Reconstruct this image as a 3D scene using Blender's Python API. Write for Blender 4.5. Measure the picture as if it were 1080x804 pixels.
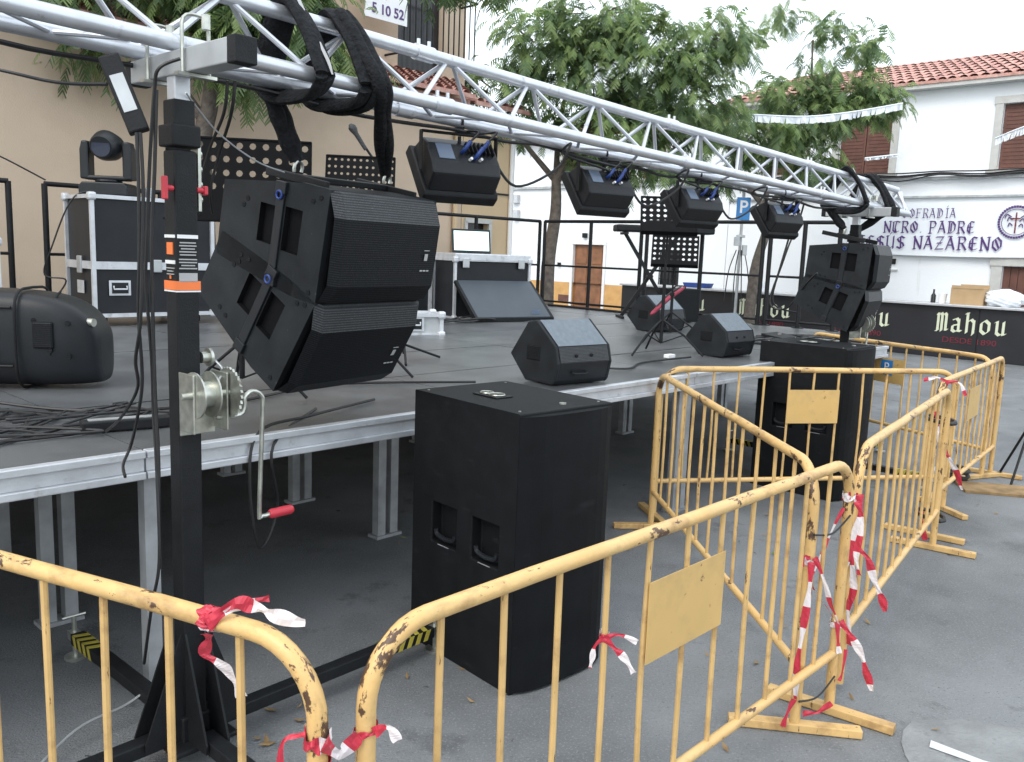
import bpy, bmesh, math, random
from mathutils import Vector, Matrix
R=math.radians
random.seed(7)
for o in list(bpy.data.objects): bpy.data.objects.remove(o)
scn=bpy.context.scene; COL=scn.collection
# ------------------------------------------------------------------ camera
F,PITCH,ROLL,CH=911.0,0.1485,0.0367,1.87
fw=Vector((0,math.cos(PITCH),-math.sin(PITCH))); up0=Vector((0,math.sin(PITCH),math.cos(PITCH))); r0=Vector((1,0,0))
rt=r0*math.cos(ROLL)+up0*math.sin(ROLL); up=-r0*math.sin(ROLL)+up0*math.cos(ROLL)
cd=bpy.data.cameras.new('camera'); cam=bpy.data.objects.new('camera',cd); COL.objects.link(cam)
cd.sensor_width=36; cd.lens=F/1080*36; cd.clip_start=.05; cd.clip_end=2000
cam.matrix_world=Matrix(((rt.x,up.x,-fw.x,0),(rt.y,up.y,-fw.y,0),(rt.z,up.z,-fw.z,CH),(0,0,0,1)))
scn.camera=cam
# ------------------------------------------------------------------ light
SUN_EL,SUN_AZ=R(48),R(215)
w=bpy.data.worlds.new('World'); scn.world=w; w.use_nodes=True
nt=w.node_tree; nt.nodes.clear()
out=nt.nodes.new('ShaderNodeOutputWorld'); bg=nt.nodes.new('ShaderNodeBackground')
sky=nt.nodes.new('ShaderNodeTexSky'); sky.sky_type='NISHITA'; sky.sun_disc=False
sky.sun_elevation=SUN_EL; sky.sun_rotation=SUN_AZ; sky.dust_density=3; sky.air_density=1.2
mx=nt.nodes.new('ShaderNodeMixRGB'); mx.inputs[0].default_value=.7; mx.inputs[2].default_value=(9.0,9.7,10.2,1)
nt.links.new(sky.outputs[0],mx.inputs[1]); nt.links.new(mx.outputs[0],bg.inputs[0]); nt.links.new(bg.outputs[0],out.inputs[0])
bg.inputs[1].default_value=.125
sd=bpy.data.lights.new('sun','SUN'); sun=bpy.data.objects.new('sun',sd); COL.objects.link(sun)
sd.energy=.7; sd.angle=R(25); sd.color=(1,.96,.9)
# towards the sun: azimuth measured from +Y clockwise
sdir=Vector((math.sin(SUN_AZ)*math.cos(SUN_EL),math.cos(SUN_AZ)*math.cos(SUN_EL),math.sin(SUN_EL)))
sun.rotation_euler=sdir.to_track_quat('Z','Y').to_euler()
vs=scn.view_settings; vs.view_transform='Standard'; vs.look='None'; vs.gamma=1; vs.use_curve_mapping=False
vs.exposure=.92
# ------------------------------------------------------------------ materials
def mat(name,col,rough=.6,metal=0,var=.12,scale=8,bump=0,bscale=60,spec=.5,coat=0,emit=None,es=0,detail=5):
    m=bpy.data.materials.new(name); m.use_nodes=True; t=m.node_tree; b=t.nodes['Principled BSDF']
    tc=t.nodes.new('ShaderNodeTexCoord'); n=t.nodes.new('ShaderNodeTexNoise'); n.inputs['Scale'].default_value=scale; n.inputs['Detail'].default_value=detail
    t.links.new(tc.outputs['Object'],n.inputs['Vector'])
    rp=t.nodes.new('ShaderNodeValToRGB'); rp.color_ramp.elements[0].position=.3; rp.color_ramp.elements[1].position=.7
    lo=[max(0,c*(1-var)) for c in col]; hi=[min(1,c*(1+var)) for c in col]
    rp.color_ramp.elements[0].color=(*lo,1); rp.color_ramp.elements[1].color=(*hi,1)
    t.links.new(n.outputs['Fac'],rp.inputs[0]); t.links.new(rp.outputs[0],b.inputs['Base Color'])
    b.inputs['Roughness'].default_value=rough; b.inputs['Metallic'].default_value=metal; b.inputs['Specular IOR Level'].default_value=spec
    if coat: b.inputs['Coat Weight'].default_value=coat
    if bump:
        n2=t.nodes.new('ShaderNodeTexNoise'); n2.inputs['Scale'].default_value=bscale; n2.inputs['Detail'].default_value=4
        t.links.new(tc.outputs['Object'],n2.inputs['Vector'])
        bp=t.nodes.new('ShaderNodeBump'); bp.inputs['Strength'].default_value=bump; bp.inputs['Distance'].default_value=.02
        t.links.new(n2.outputs['Fac'],bp.inputs['Height']); t.links.new(bp.outputs[0],b.inputs['Normal'])
    if emit: b.inputs['Emission Color'].default_value=(*emit,1); b.inputs['Emission Strength'].default_value=es
    return m
def patches(m,col,scale,lo,hi,rough=None,detail=6,stretch=None,ends=0):
    """blend a second colour in where a noise passes a threshold (wear, rust, stains)"""
    t=m.node_tree; b=t.nodes['Principled BSDF']; src=b.inputs['Base Color'].links[0].from_socket
    tc=[n for n in t.nodes if n.type=='TEX_COORD'][0]
    n=t.nodes.new('ShaderNodeTexNoise'); n.inputs['Scale'].default_value=scale; n.inputs['Detail'].default_value=detail; n.inputs['Roughness'].default_value=.65
    if stretch:
        mp=t.nodes.new('ShaderNodeMapping'); mp.inputs['Scale'].default_value=stretch; t.links.new(tc.outputs['Object'],mp.inputs[0]); t.links.new(mp.outputs[0],n.inputs['Vector'])
    else: t.links.new(tc.outputs['Object'],n.inputs['Vector'])
    rp=t.nodes.new('ShaderNodeValToRGB'); rp.color_ramp.elements[0].position=lo; rp.color_ramp.elements[1].position=hi
    rp.color_ramp.elements[0].color=(0,0,0,1); rp.color_ramp.elements[1].color=(1,1,1,1)
    if ends:   # more wear on the rounded corners at both ends of a barrier
        sx=t.nodes.new('ShaderNodeSeparateXYZ'); t.links.new(tc.outputs['Object'],sx.inputs[0])
        def mth(op,a,b=None):
            q=t.nodes.new('ShaderNodeMath'); q.operation=op
            for i_,v_ in enumerate((a,b)):
                if v_ is None: continue
                if isinstance(v_,(int,float)): q.inputs[i_].default_value=v_
                else: t.links.new(v_,q.inputs[i_])
            return q.outputs[0]
        far=mth('ABSOLUTE',mth('SUBTRACT',sx.outputs[0],1.2)); mr=t.nodes.new('ShaderNodeMapRange'); mr.inputs['From Min'].default_value=.75; mr.inputs['From Max'].default_value=1.12; t.links.new(far,mr.inputs['Value'])
        mz=t.nodes.new('ShaderNodeMapRange'); mz.inputs['From Min'].default_value=.45; mz.inputs['From Max'].default_value=.9; t.links.new(sx.outputs[2],mz.inputs['Value'])
        t.links.new(mth('ADD',n.outputs['Fac'],mth('MULTIPLY',mth('MULTIPLY',mr.outputs[0],mz.outputs[0]),ends)),rp.inputs[0])
    else: t.links.new(n.outputs['Fac'],rp.inputs[0])
    mix=t.nodes.new('ShaderNodeMixRGB'); mix.inputs[2].default_value=(*col,1)
    t.links.new(rp.outputs[0],mix.inputs[0]); t.links.new(src,mix.inputs[1]); t.links.new(mix.outputs[0],b.inputs['Base Color'])
    return m
M={}
M['asphalt']=mat('asphalt',(.175,.184,.19),.85,var=.18,scale=1.3,bump=.5,bscale=120,detail=8)
patches(M['asphalt'],(.11,.117,.122),.5,.45,.62,detail=9); patches(M['asphalt'],(.1,.105,.11),2.2,.58,.66,detail=9); patches(M['asphalt'],(.25,.26,.27),95,.54,.68); patches(M['asphalt'],(.08,.085,.09),70,.58,.7)
patches(M['asphalt'],(.05,.05,.05),7,.67,.70)
M['concrete']=mat('concrete_patch',(.215,.225,.228),.9,var=.2,scale=7,bump=.4,bscale=70)
patches(M['concrete'],(.16,.165,.17),14,.55,.68)
M['roadpaint']=mat('road_paint',(.55,.57,.58),.7,var=.1,scale=30)
M['deck']=mat('phenolic_deck',(.10,.105,.11),.3,var=.3,scale=2.2,bump=.15,bscale=200,spec=.6)
patches(M['deck'],(.15,.155,.16),3.5,.5,.8); patches(M['deck'],(.05,.053,.056),1.2,.5,.72); patches(M['deck'],(.22,.22,.21),26,.66,.72)
M['alu']=mat('aluminium',(.6,.62,.65),.42,.45,var=.12,scale=9,bump=.05,bscale=90)
patches(M['alu'],(.38,.38,.37),12,.58,.75)
M['truss']=mat('truss_aluminium',(.6,.62,.66),.34,.65,var=.08,scale=12)
patches(M['truss'],(.38,.39,.41),14,.6,.72)
M['alu_leg']=mat('dark_aluminium_leg',(.36,.375,.39),.55,.35,var=.25,scale=7)  # darker aluminium for the legs and frame below the deck
M['zinc']=mat('zinc_plated',(.5,.51,.46),.35,.85,var=.25,scale=25)
M['blackmetal']=mat('black_powder_coat',(.008,.009,.0105),.55,.0,var=.3,scale=14,bump=.15,bscale=180)
M['blackpaint']=mat('textured_black_paint',(.0065,.0075,.009),.6,var=.25,scale=9,bump=.2,bscale=420)
patches(M['blackpaint'],(.022,.024,.026),30,.68,.76)
M['cheek']=mat('scuffed_black_paint',(.017,.0195,.022),.55,var=.3,scale=7,bump=.2,bscale=420)
patches(M['cheek'],(.045,.048,.05),9,.62,.8,stretch=(1,4,1),detail=10); patches(M['cheek'],(.09,.09,.09),40,.7,.74)
patches(M['blackpaint'],(.03,.032,.034),5,.6,.85,stretch=(1,1,5),detail=10)
M['grille']=mat('black_grille',(.004,.0048,.006),.55,.2,var=.2,scale=9)
M['sub_grille']=mat('sub_grille_cloth',(.0055,.0065,.008),.6,var=.3,scale=6,bump=.3,bscale=500)
patches(M['sub_grille'],(.022,.024,.027),4,.58,.85,stretch=(1,1,4),detail=10)
M['grille_band']=mat('grille_grey_and_lit_band',(.016,.018,.021),.5,.2,var=.2,scale=9)  # dark grey parts; also the upper speaker grille band, its brighter tilt painted in
for k in ('grille','grille_band'):
    t=M[k].node_tree;b=t.nodes['Principled BSDF']; tc=[n for n in t.nodes if n.type=='TEX_COORD'][0]
    v=t.nodes.new('ShaderNodeTexVoronoi'); v.inputs['Scale'].default_value=260; t.links.new(tc.outputs['Object'],v.inputs['Vector'])
    wv=t.nodes.new('ShaderNodeTexWave'); wv.bands_direction='Z'; wv.inputs['Scale'].default_value=34; t.links.new(tc.outputs['Object'],wv.inputs['Vector'])
    src=b.inputs['Base Color'].links[0].from_socket; mxx=t.nodes.new('ShaderNodeMixRGB'); mxx.inputs[2].default_value=(*((.03,.033,.037) if k=='grille' else (.11,.115,.12)),1)
    mm=t.nodes.new('ShaderNodeMath'); mm.operation='MULTIPLY'; t.links.new(wv.outputs['Fac'],mm.inputs[0]); t.links.new(v.outputs['Distance'],mm.inputs[1]); t.links.new(mm.outputs[0],mxx.inputs[0])
    t.links.new(src,mxx.inputs[1]); t.links.new(mxx.outputs[0],b.inputs['Base Color'])
    bp=t.nodes.new('ShaderNodeBump'); bp.inputs['Strength'].default_value=.35; bp.inputs['Distance'].default_value=.002
    t.links.new(v.outputs['Distance'],bp.inputs['Height']); t.links.new(bp.outputs[0],b.inputs['Normal'])
M['plastic']=mat('black_plastic',(.012,.014,.017),.4,var=.2,scale=6,bump=.12,bscale=250)
M['monitor_grey']=mat('grey_grille_cloth',(.15,.18,.21),.6,var=.12,scale=30,bump=.3,bscale=300)
M['rubber']=mat('rubber_cable',(.012,.012,.013),.5,var=.3,scale=20)
M['sling']=mat('black_webbing',(.013,.014,.016),.85,var=.35,scale=30,bump=.8,bscale=45)
M['white']=mat('white_print',(.8,.8,.8),.5,var=.04)
M['greyprint']=mat('grey_print',(.4,.4,.4),.5,var=.1)
M['orange']=mat('orange_label',(.85,.2,.05),.5,var=.06)
M['red']=mat('red_handle',(.5,.03,.05),.4,var=.12)
M['redcloth']=mat('red_cloth',(.25,.025,.05),.7,var=.3,scale=15)
M['blue']=mat('blue_plastic',(.02,.055,.24),.35,var=.1)
M['steelblue']=mat('label_blue_grey',(.13,.17,.24),.4,var=.1)
M['yellow']=mat('barrier_yellow_paint',(.63,.40,.155),.42,var=.12,scale=5,bump=.12,bscale=60)
patches(M['yellow'],(.62,.44,.2),2.6,.45,.75)
patches(M['yellow'],(.36,.22,.09),5,.56,.74,stretch=(1,3,1))
patches(M['yellow'],(.085,.045,.025),7,.615,.635,stretch=(1.2,3,1.2),detail=10,ends=.052)
patches(M['yellow'],(.13,.065,.03),24,.66,.68,stretch=(.8,3,1),detail=9,ends=.03)
patches(M['yellow'],(.16,.08,.035),45,.69,.72)
M['yellowbar']=mat('barrier_bar_paint',(.59,.385,.155),.5,var=.12,scale=9)
patches(M['yellowbar'],(.34,.2,.08),8,.5,.7)
patches(M['yellowbar'],(.12,.06,.03),16,.64,.66,stretch=(3,3,.6))
M['plaque']=mat('barrier_plaque_paint',(.6,.39,.14),.5,var=.05,scale=6)
patches(M['plaque'],(.42,.28,.12),4,.52,.8); patches(M['plaque'],(.2,.11,.05),22,.66,.69)
M['hazard']=mat('hazard_yellow',(.42,.35,.05),.5,var=.1)
M['tapered']=mat('tape_red',(.5,.035,.06),.25,var=.15,scale=20)
M['tapewhite']=mat('tape_white',(.72,.66,.66),.25,var=.06,scale=20)
M['beige']=mat('beige_render',(.56,.44,.33),.9,var=.05,scale=1.2,bump=.2,bscale=60)
patches(M['beige'],(.47,.37,.28),.7,.5,.75,detail=9); patches(M['beige'],(.4,.33,.26),1.1,.62,.8,stretch=(3,3,.35),detail=9)
M['tan']=mat('tan_render',(.58,.44,.28),.9,var=.06,scale=1.5,bump=.2,bscale=50)
M['whitewash']=mat('whitewash',(.84,.87,.9),.9,var=.03,scale=.8,bump=.25,bscale=18)
patches(M['whitewash'],(.7,.71,.7),.9,.6,.85)
patches(M['whitewash'],(.5,.5,.49),1.2,.63,.82,stretch=(2.5,2.5,.3),detail=9)
M['dado']=mat('orange_dado',(.62,.36,.14),.9,var=.12,scale=4)
M['stone']=mat('grey_stone_surround',(.5,.5,.48),.85,var=.08,scale=8,bump=.2)
M['ledge']=mat('weathered_ledge',(.42,.44,.45),.9,var=.25,scale=6)
M['wood']=mat('brown_door_wood',(.25,.11,.05),.55,var=.25,scale=5)
M['shutter']=mat('brown_shutter',(.13,.055,.04),.6,var=.2,scale=6)
M['darkwin']=mat('dark_glass',(.02,.02,.022),.15,var=.2)
M['tile']=mat('terracotta_tile',(.46,.24,.2),.85,var=.35,scale=7,bump=.4,bscale=25)
patches(M['tile'],(.62,.42,.36),5,.45,.7)
M['bark']=mat('bark',(.12,.10,.085),.9,var=.35,scale=10,bump=.9,bscale=28)
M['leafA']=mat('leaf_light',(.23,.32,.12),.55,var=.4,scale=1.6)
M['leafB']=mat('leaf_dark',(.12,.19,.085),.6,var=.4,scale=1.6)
M['banner']=mat('banner_vinyl',(.8,.84,.88),.5,var=.03,scale=1.5,bump=.3,bscale=2.5)
M['purple']=mat('purple_print',(.08,.035,.16),.5,var=.1)
M['barblack']=mat('bar_front_black',(.016,.016,.02),.45,var=.2,scale=2)
M['bartop']=mat('bar_top',(.55,.56,.58),.35,.4,var=.1)
M['cream']=mat('cream_print',(.62,.66,.5),.5,var=.04)
M['darkred']=mat('dark_red_print',(.16,.015,.03),.5,var=.06)
M['card']=mat('cardboard',(.42,.29,.16),.85,var=.08,scale=6)
M['bag']=mat('white_plastic_bag',(.78,.82,.86),.35,var=.06,scale=9,bump=.7,bscale=14)
M['casepanel']=mat('case_laminate',(.016,.018,.021),.4,var=.15,scale=6,bump=.1,bscale=200)
M['caseblue']=mat('case_laminate_blue_grey',(.04,.052,.066),.4,var=.1,scale=4)
M['screen']=mat('lit_screen',(.7,.9,.86),.3,var=.03,emit=(.7,1,.92),es=.35)
M['led']=mat('red_led',(.9,.1,.05),.3,emit=(1,.12,.05),es=2.5)
M['standblack']=mat('stand_black',(.006,.006,.007),.8,spec=.15,var=.2)
M['lens']=mat('lens_glass',(.02,.025,.05),.08,var=.1,coat=1)
M['signblue']=mat('sign_blue',(.03,.22,.55),.4,var=.05)
M['leafdry']=mat('dry_leaf',(.25,.16,.07),.8,var=.4)
M['galv']=mat('galvanised_pole',(.45,.47,.48),.45,.5,var=.12)
for k,v_ in (('blackmetal',.3),('blackpaint',.22),('cheek',.22),('grille',.2),('sub_grille',.15),('grille_band',.3),('plastic',.35),('casepanel',.3),('sling',.2)): M[k].node_tree.nodes['Principled BSDF'].inputs['Specular IOR Level'].default_value=v_
# leaves: some light passes through
for k in ('leafA','leafB'):
    b=M[k].node_tree.nodes['Principled BSDF']; b.inputs['Transmission Weight'].default_value=0; b.inputs['Subsurface Weight'].default_value=0
    t=M[k].node_tree; tr=t.nodes.new('ShaderNodeBsdfTranslucent'); ms=t.nodes.new('ShaderNodeMixShader'); ms.inputs[0].default_value=.5
    src=b.inputs['Base Color'].links[0].from_socket; t.links.new(src,tr.inputs[0])
    o_=[n for n in t.nodes if n.type=='OUTPUT_MATERIAL'][0]
    t.links.new(b.outputs[0],ms.inputs[1]); t.links.new(tr.outputs[0],ms.inputs[2]); t.links.new(ms.outputs[0],o_.inputs[0])
# ------------------------------------------------------------------ mesh helper
def smoothpath(pts,k=6):
    P=[Vector(p) for p in pts]
    if len(P)<3: return P
    o=[]
    for i in range(len(P)-1):
        a=P[max(i-1,0)];b=P[i];c=P[i+1];d=P[min(i+2,len(P)-1)]
        for j in range(k):
            t=j/k; o.append(.5*((2*b)+(c-a)*t+(2*a-5*b+4*c-d)*t*t+(3*b-a-3*c+d)*t**3))
    o.append(P[-1]); return o
class MB:
    def __init__(s): s.v=[];s.f=[];s.m=[]
    def add(s,vs,fs,mi=0,X=None):
        n=len(s.v)
        for p in vs:
            p=Vector(p); s.v.append(X@p if X is not None else p)
        for f in fs: s.f.append([n+i for i in f]); s.m.append(mi)
        return s
    def box(s,cx,cy,cz,sx,sy,sz,rz=0,mi=0,X=None):
        v=[]
        for k in (-1,1):
            for a,b in ((-1,-1),(1,-1),(1,1),(-1,1)):
                x,y=a*sx/2,b*sy/2; v.append((cx+x*math.cos(rz)-y*math.sin(rz),cy+x*math.sin(rz)+y*math.cos(rz),cz+k*sz/2))
        return s.add(v,[(3,2,1,0),(4,5,6,7),(0,1,5,4),(1,2,6,5),(2,3,7,6),(3,0,4,7)],mi,X)
    def prism(s,poly,a,b,axis='y',mi=0,X=None):
        """poly of 2D points extruded between a and b along axis"""
        n=len(poly); v=[]
        for k in (a,b):
            for (p,q) in poly:
                v.append({'y':(p,k,q),'x':(k,p,q),'z':(p,q,k)}[axis])
        f=[tuple(range(n))[::-1],tuple(range(n,2*n))]+[(i,(i+1)%n,n+(i+1)%n,n+i) for i in range(n)]
        return s.add(v,f,mi,X)
    def tube(s,pts,r,n=10,k=0,mi=0,X=None,cap=True,flat=1.0):
        P=smoothpath(pts,k) if k else [Vector(p) for p in pts]
        if X is not None: P=[X@p for p in P]
        up_=Vector((0,0,1)); base=len(s.v); prev=None
        L=len(P)
        for i,p in enumerate(P):
            t=(P[min(i+1,L-1)]-P[max(i-1,0)]).normalized()
            if prev is None:
                a=t.cross(up_)
                if a.length<.05: a=t.cross(Vector((1,0,0)))
                a.normalize()
            else:
                a=prev-t*prev.dot(t); a.normalize()
            prev=a; b=t.cross(a)
            rr=r[i] if isinstance(r,list) and not k else (r(i/(L-1)) if callable(r) else r)
            for j in range(n):
                th=2*math.pi*j/n; s.v.append(p+a*(math.cos(th)*rr)+b*(math.sin(th)*rr*flat))
        for i in range(L-1):
            for j in range(n):
                s.f.append([base+i*n+j,base+i*n+(j+1)%n,base+(i+1)*n+(j+1)%n,base+(i+1)*n+j]); s.m.append(mi)
        if cap:
            s.f.append([base+j for j in range(n)][::-1]); s.m.append(mi)
            s.f.append([base+(L-1)*n+j for j in range(n)]); s.m.append(mi)
        return s
    def cyl(s,p,q,r,n=16,mi=0,r2=None,X=None):
        return s.tube([p,q],[r,r if r2 is None else r2],n,0,mi,X)
    def quad(s,a,b,c,d,mi=0,X=None): return s.add([a,b,c,d],[(0,1,2,3)],mi,X)
    def ribbon(s,pts,w,mis=(0,1),stripe=.09,k=8,twist=0,wdir=(0,0,1)):
        P=smoothpath(pts,k); run=0; W=Vector(wdir)
        L=len(P); rows=[]
        for i,p in enumerate(P):
            t=(P[min(i+1,L-1)]-P[max(i-1,0)]).normalized(); a=W-t*W.dot(t)
            if a.length<.05: a=Vector((1,0,0))-t*t.x
            a.normalize(); a=Matrix.Rotation(twist*i/L,3,t)@a
            a2=t.cross(a)*(.07*w*math.sin(i*.9+w*80)); a=a*(.72+.28*math.sin(i*.55+w*50))
            rows.append((p-a*w/2+a2,p-a2*1.2,p+a*w/2+a2))
        for i in range(L-1):
            run+=(P[i+1]-P[i]).length
            mi=mis[int(run/stripe)%2]
            a,b=rows[i],rows[i+1]
            s.quad(a[0],a[1],b[1],b[0],mi); s.quad(a[1],a[2],b[2],b[1],mi)
        return s
    def build(s,name,mats,parent=None,smooth=False,bevel=0,loc=None,rz=0,weld=False):
        me=bpy.data.meshes.new(name); me.from_pydata([tuple(v) for v in s.v],[],s.f)
        if not isinstance(mats,(list,tuple)): mats=[mats]
        for m in mats: me.materials.append(m)
        for p,mi in zip(me.polygons,s.m): p.material_index=mi
        me.update()
        if weld or smooth:
            bm=bmesh.new(); bm.from_mesh(me)
            if weld: bmesh.ops.remove_doubles(bm,verts=bm.verts,dist=1e-5)
            bmesh.ops.recalc_face_normals(bm,faces=bm.faces)
            bm.to_mesh(me); bm.free()
        if smooth:
            for p in me.polygons: p.use_smooth=True
            try: me.set_sharp_from_angle(angle=R(38))
            except Exception: pass
        o=bpy.data.objects.new(name,me); COL.objects.link(o)
        if parent: o.parent=parent
        if loc is not None: o.location=loc
        o.rotation_euler.z=rz
        if bevel:
            b=o.modifiers.new('bevel','BEVEL'); b.width=bevel; b.segments=2; b.limit_method='ANGLE'; b.angle_limit=R(40)
        return o
def tag(o,label=None,cat=None,group=None,kind=None):
    if label: o['label']=label
    if cat: o['category']=cat
    if group: o['group']=group
    if kind: o['kind']=kind
    return o
def thing(name,label,cat,loc=(0,0,0),rz=0,group=None):
    o=bpy.data.objects.new(name,None); o.empty_display_size=.1; COL.objects.link(o)
    o.location=loc; o.rotation_euler.z=rz
    return tag(o,label,cat,group)
def copytree(o,parent=None):
    c=o.copy(); COL.objects.link(c)
    if parent: c.parent=parent
    for ch in list(o.children): copytree(ch,c)
    return c
def dup(o,label,loc=None,rz=None,group=None):
    c=copytree(o); c['label']=label
    if group: c['group']=group
    if loc is not None: c.location=loc
    if rz is not None: c.rotation_euler.z=rz
    return c
def holeplate(mb,w,h,t,holes,mi=0,X=None):
    """plate in local XZ (x 0..w, z 0..h), thickness t along +Y, rectangular recesses (x0,x1,z0,z1,depth) going in +Y"""
    xs=sorted({0,w,*[q for a in holes for q in a[:2]]}); zs=sorted({0,h,*[q for a in holes for q in a[2:4]]})
    for i in range(len(xs)-1):
        for j in range(len(zs)-1):
            cx,cz=(xs[i]+xs[i+1])/2,(zs[j]+zs[j+1])/2
            if any(a[0]<cx<a[1] and a[2]<cz<a[3] for a in holes): continue
            mb.quad((xs[i],0,zs[j]),(xs[i+1],0,zs[j]),(xs[i+1],0,zs[j+1]),(xs[i],0,zs[j+1]),mi,X)
    for (a,b,c,d,dp) in holes:
        mb.quad((a,0,c),(a,dp,c),(b,dp,c),(b,0,c),mi,X); mb.quad((a,0,d),(b,0,d),(b,dp,d),(a,dp,d),mi,X)
        mb.quad((a,0,c),(a,0,d),(a,dp,d),(a,dp,c),mi,X); mb.quad((b,0,c),(b,dp,c),(b,dp,d),(b,0,d),mi,X)
        mb.quad((a,dp,c),(a,dp,d),(b,dp,d),(b,dp,c),mi,X)
# stage frame of reference: s along the stage front, t into the stage
SO=Vector((-1.785,2.944,0)); SD=Vector((.686,.727,0)).normalized(); SN=Vector((-SD.y,SD.x,0)); SA=math.atan2(SD.y,SD.x)
DZ=1.05
def S(s,t,z=DZ): return SO+SD*s+SN*t+Vector((0,0,z))
def at(u,v,Y):
    """world point seen at photo pixel u,v at depth Y metres"""
    d=fw+rt*((u-540)/F)-up*((v-402)/F); return d*(Y/d.y)+Vector((0,0,CH))
# ================================================================== SETTING
g=MB(); N=40
g.quad((-150,-60,0),(150,-60,0),(150,240,0),(-150,240,0)); tag(g.build('ground',M['asphalt']),kind='structure')
# concrete patch with a painted mark at lower right
pc=Vector((1.66,2.78,.004)); p_=MB(); ring=[]
for i in range(26):
    a=2*math.pi*i/26; rr=(.46+.05*math.sin(3*a+1)+random.uniform(-.03,.03)); ring.append((2.02+rr*1.0*math.cos(a)*1.05,3.0+rr*.86*math.sin(a),.004))
p_.add(ring,[tuple(range(26))]); tag(p_.build('concrete_patch',M['concrete']),kind='structure')
l_=MB(); l_.add([(1.69,3.15,.008),(1.72,3.20,.008),(1.86,3.07,.008),(2.3,2.86,.008),(2.28,2.83,.008),(1.84,3.03,.008)],[(0,5,2,1),(5,4,3,2)])
tag(l_.build('painted_mark',M['roadpaint']),kind='structure')
# ================================================================== BACKGROUND HOUSES
FO=Vector((10.86,21.5,0)); FW=-SN; FN=-SD   # facade plane: w to the right, FN towards the square
FROT=math.atan2(FW.y,FW.x)
def Fm(): return Matrix.Translation(FO)@Matrix.Rotation(FROT,4,'Z')   # local x = w, local -y = towards square
def house(name,label): return thing(name,label,'house',FO,FROT)
def tileroof(mb,x0,x1,y0,y1,z0,z1,pitch=.24):
    """barrel tile roof: ribs running up the slope"""
    n=int((x1-x0)/pitch); seg=6
    rows=8
    for i in range(n):
        for r_ in range(rows):
            ya=y0+(y1-y0)*r_/rows; yb=y0+(y1-y0)*(r_+1)/rows+.03; za=z0+(z1-z0)*r_/rows+.025; zb=z0+(z1-z0)*(r_+1)/rows
            jx=random.uniform(-.012,.012)
            for j in range(seg):
                a0=math.pi*j/seg;a1=math.pi*(j+1)/seg; rr=pitch*.42
                xc=x0+(i+.5)*pitch+jx
                xa=xc-math.cos(a0)*rr; xb=xc-math.cos(a1)*rr
                mb.quad((xa,ya,za+math.sin(a0)*.07),(xb,ya,za+math.sin(a1)*.07),(xb,yb,zb+math.sin(a1)*.07),(xa,yb,zb+math.sin(a0)*.07))
    mb.quad((x0,y0,z0),(x1,y0,z0),(x1,y1,z1),(x0,y1,z1))
    mb.box((x0+x1)/2,y0+.02,z0+.0,x1-x0,.04,.07)
# --- right white house
h=house('white_house','white two storey house with red tiled roof behind the bar counter')
b=MB(); WX0,WX1=-6.4,9.0
def wall_with_openings(mb,x0,x1,z0,z1,op,depth=.18):
    tmp=[(a-x0,b_-x0,c-z0,d-z0,depth) for a,b_,c,d in op]
    holeplate(mb,x1-x0,z1-z0,0,tmp,0,Matrix.Translation((x0,0,z0)))
wall_with_openings(b,WX0,WX1,0,6.3,[(-3.25,-1.9,4.19,5.64),(.63,2.05,4.19,5.72),(1.0,2.3,.02,1.95),(-5.3,-4.3,4.25,5.5)])
b.quad((WX1,0,0),(WX1,8,0),(WX1,8,6.3),(WX1,0,6.3)); b.quad((WX0,0,0),(WX0,8,0),(WX0,8,6.3),(WX0,0,6.3))
b.build('wall',M['whitewash'],h)
rf=MB(); tileroof(rf,WX0-.2,WX1+.3,-.35,4.2,6.32,7.75); rf.build('roof',M['tile'],h)
e=MB(); e.box((WX0+WX1)/2,-.17,6.24,WX1-WX0+.2,.3,.1); e.build('eave',M['stone'],h)
lg=MB(); lg.box((WX0+WX1)/2,-.05,4.05,WX1-WX0,.1,.07); lg.box((WX0+WX1)/2,-.04,3.6,WX1-WX0,.08,.05); lg.build('ledge',M['ledge'],h)
def window(parent,x0,x1,z0,z1,leafmat,surround=.17):
    f=MB(); 
    f.box(x0-surround/2,-.03,(z0+z1)/2,surround,.06,z1-z0+.0); f.box(x1+surround/2,-.03,(z0+z1)/2,surround,.06,z1-z0)
    f.box((x0+x1)/2,-.035,z1+surround/2+.002,x1-x0+2*surround+.06,.07,surround); f.box((x0+x1)/2,-.06,z0-.04,x1-x0+2*surround+.1,.14,.07)
    fr=f.build('window',M['stone'],parent)
    s_=MB(); 
    for i in range(2):
        xa=x0+(x1-x0)*i/2; wd=(x1-x0)/2
        s_.box(xa+wd/2,.09,(z0+z1)/2,wd-.02,.04,z1-z0-.04)
        for k in range(int((z1-z0)/.09)): s_.box(xa+wd/2,.065,z0+.09+k*.09,wd-.14,.012,.04)
    s_.build('shutter',leafmat,fr)
window(h,-3.25,-1.9,4.19,5.64,M['shutter']); window(h,.63,2.05,4.19,5.72,M['shutter']); window(h,-5.3,-4.3,4.25,5.5,M['shutter'])
dr=MB(); dr.box(.88,-.03,.98,.24,.06,1.96); dr.box(2.42,-.03,.98,.24,.06,1.96); dr.box(1.65,-.04,2.06,1.85,.08,.2); dr.box(1.65,-.05,2.2,2.0,.1,.06)
dfr=dr.build('door_frame',M['stone'],h)
dd=MB()
for k in range(8): dd.box(1.0+.1625*(k+.5),.1,.98,.15,.04,1.92)
dd.build('door',M['shutter'],h)
vt=MB(); vt.box(-1.55,-.02,1.98,.12,.04,.14); vt.build('vent',M['darkwin'],h)
vl=MB(); vl.box(-1.6,-.03,1.76,.35,.06,.03); vl.build('shelf',M['stone'],h)
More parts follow.
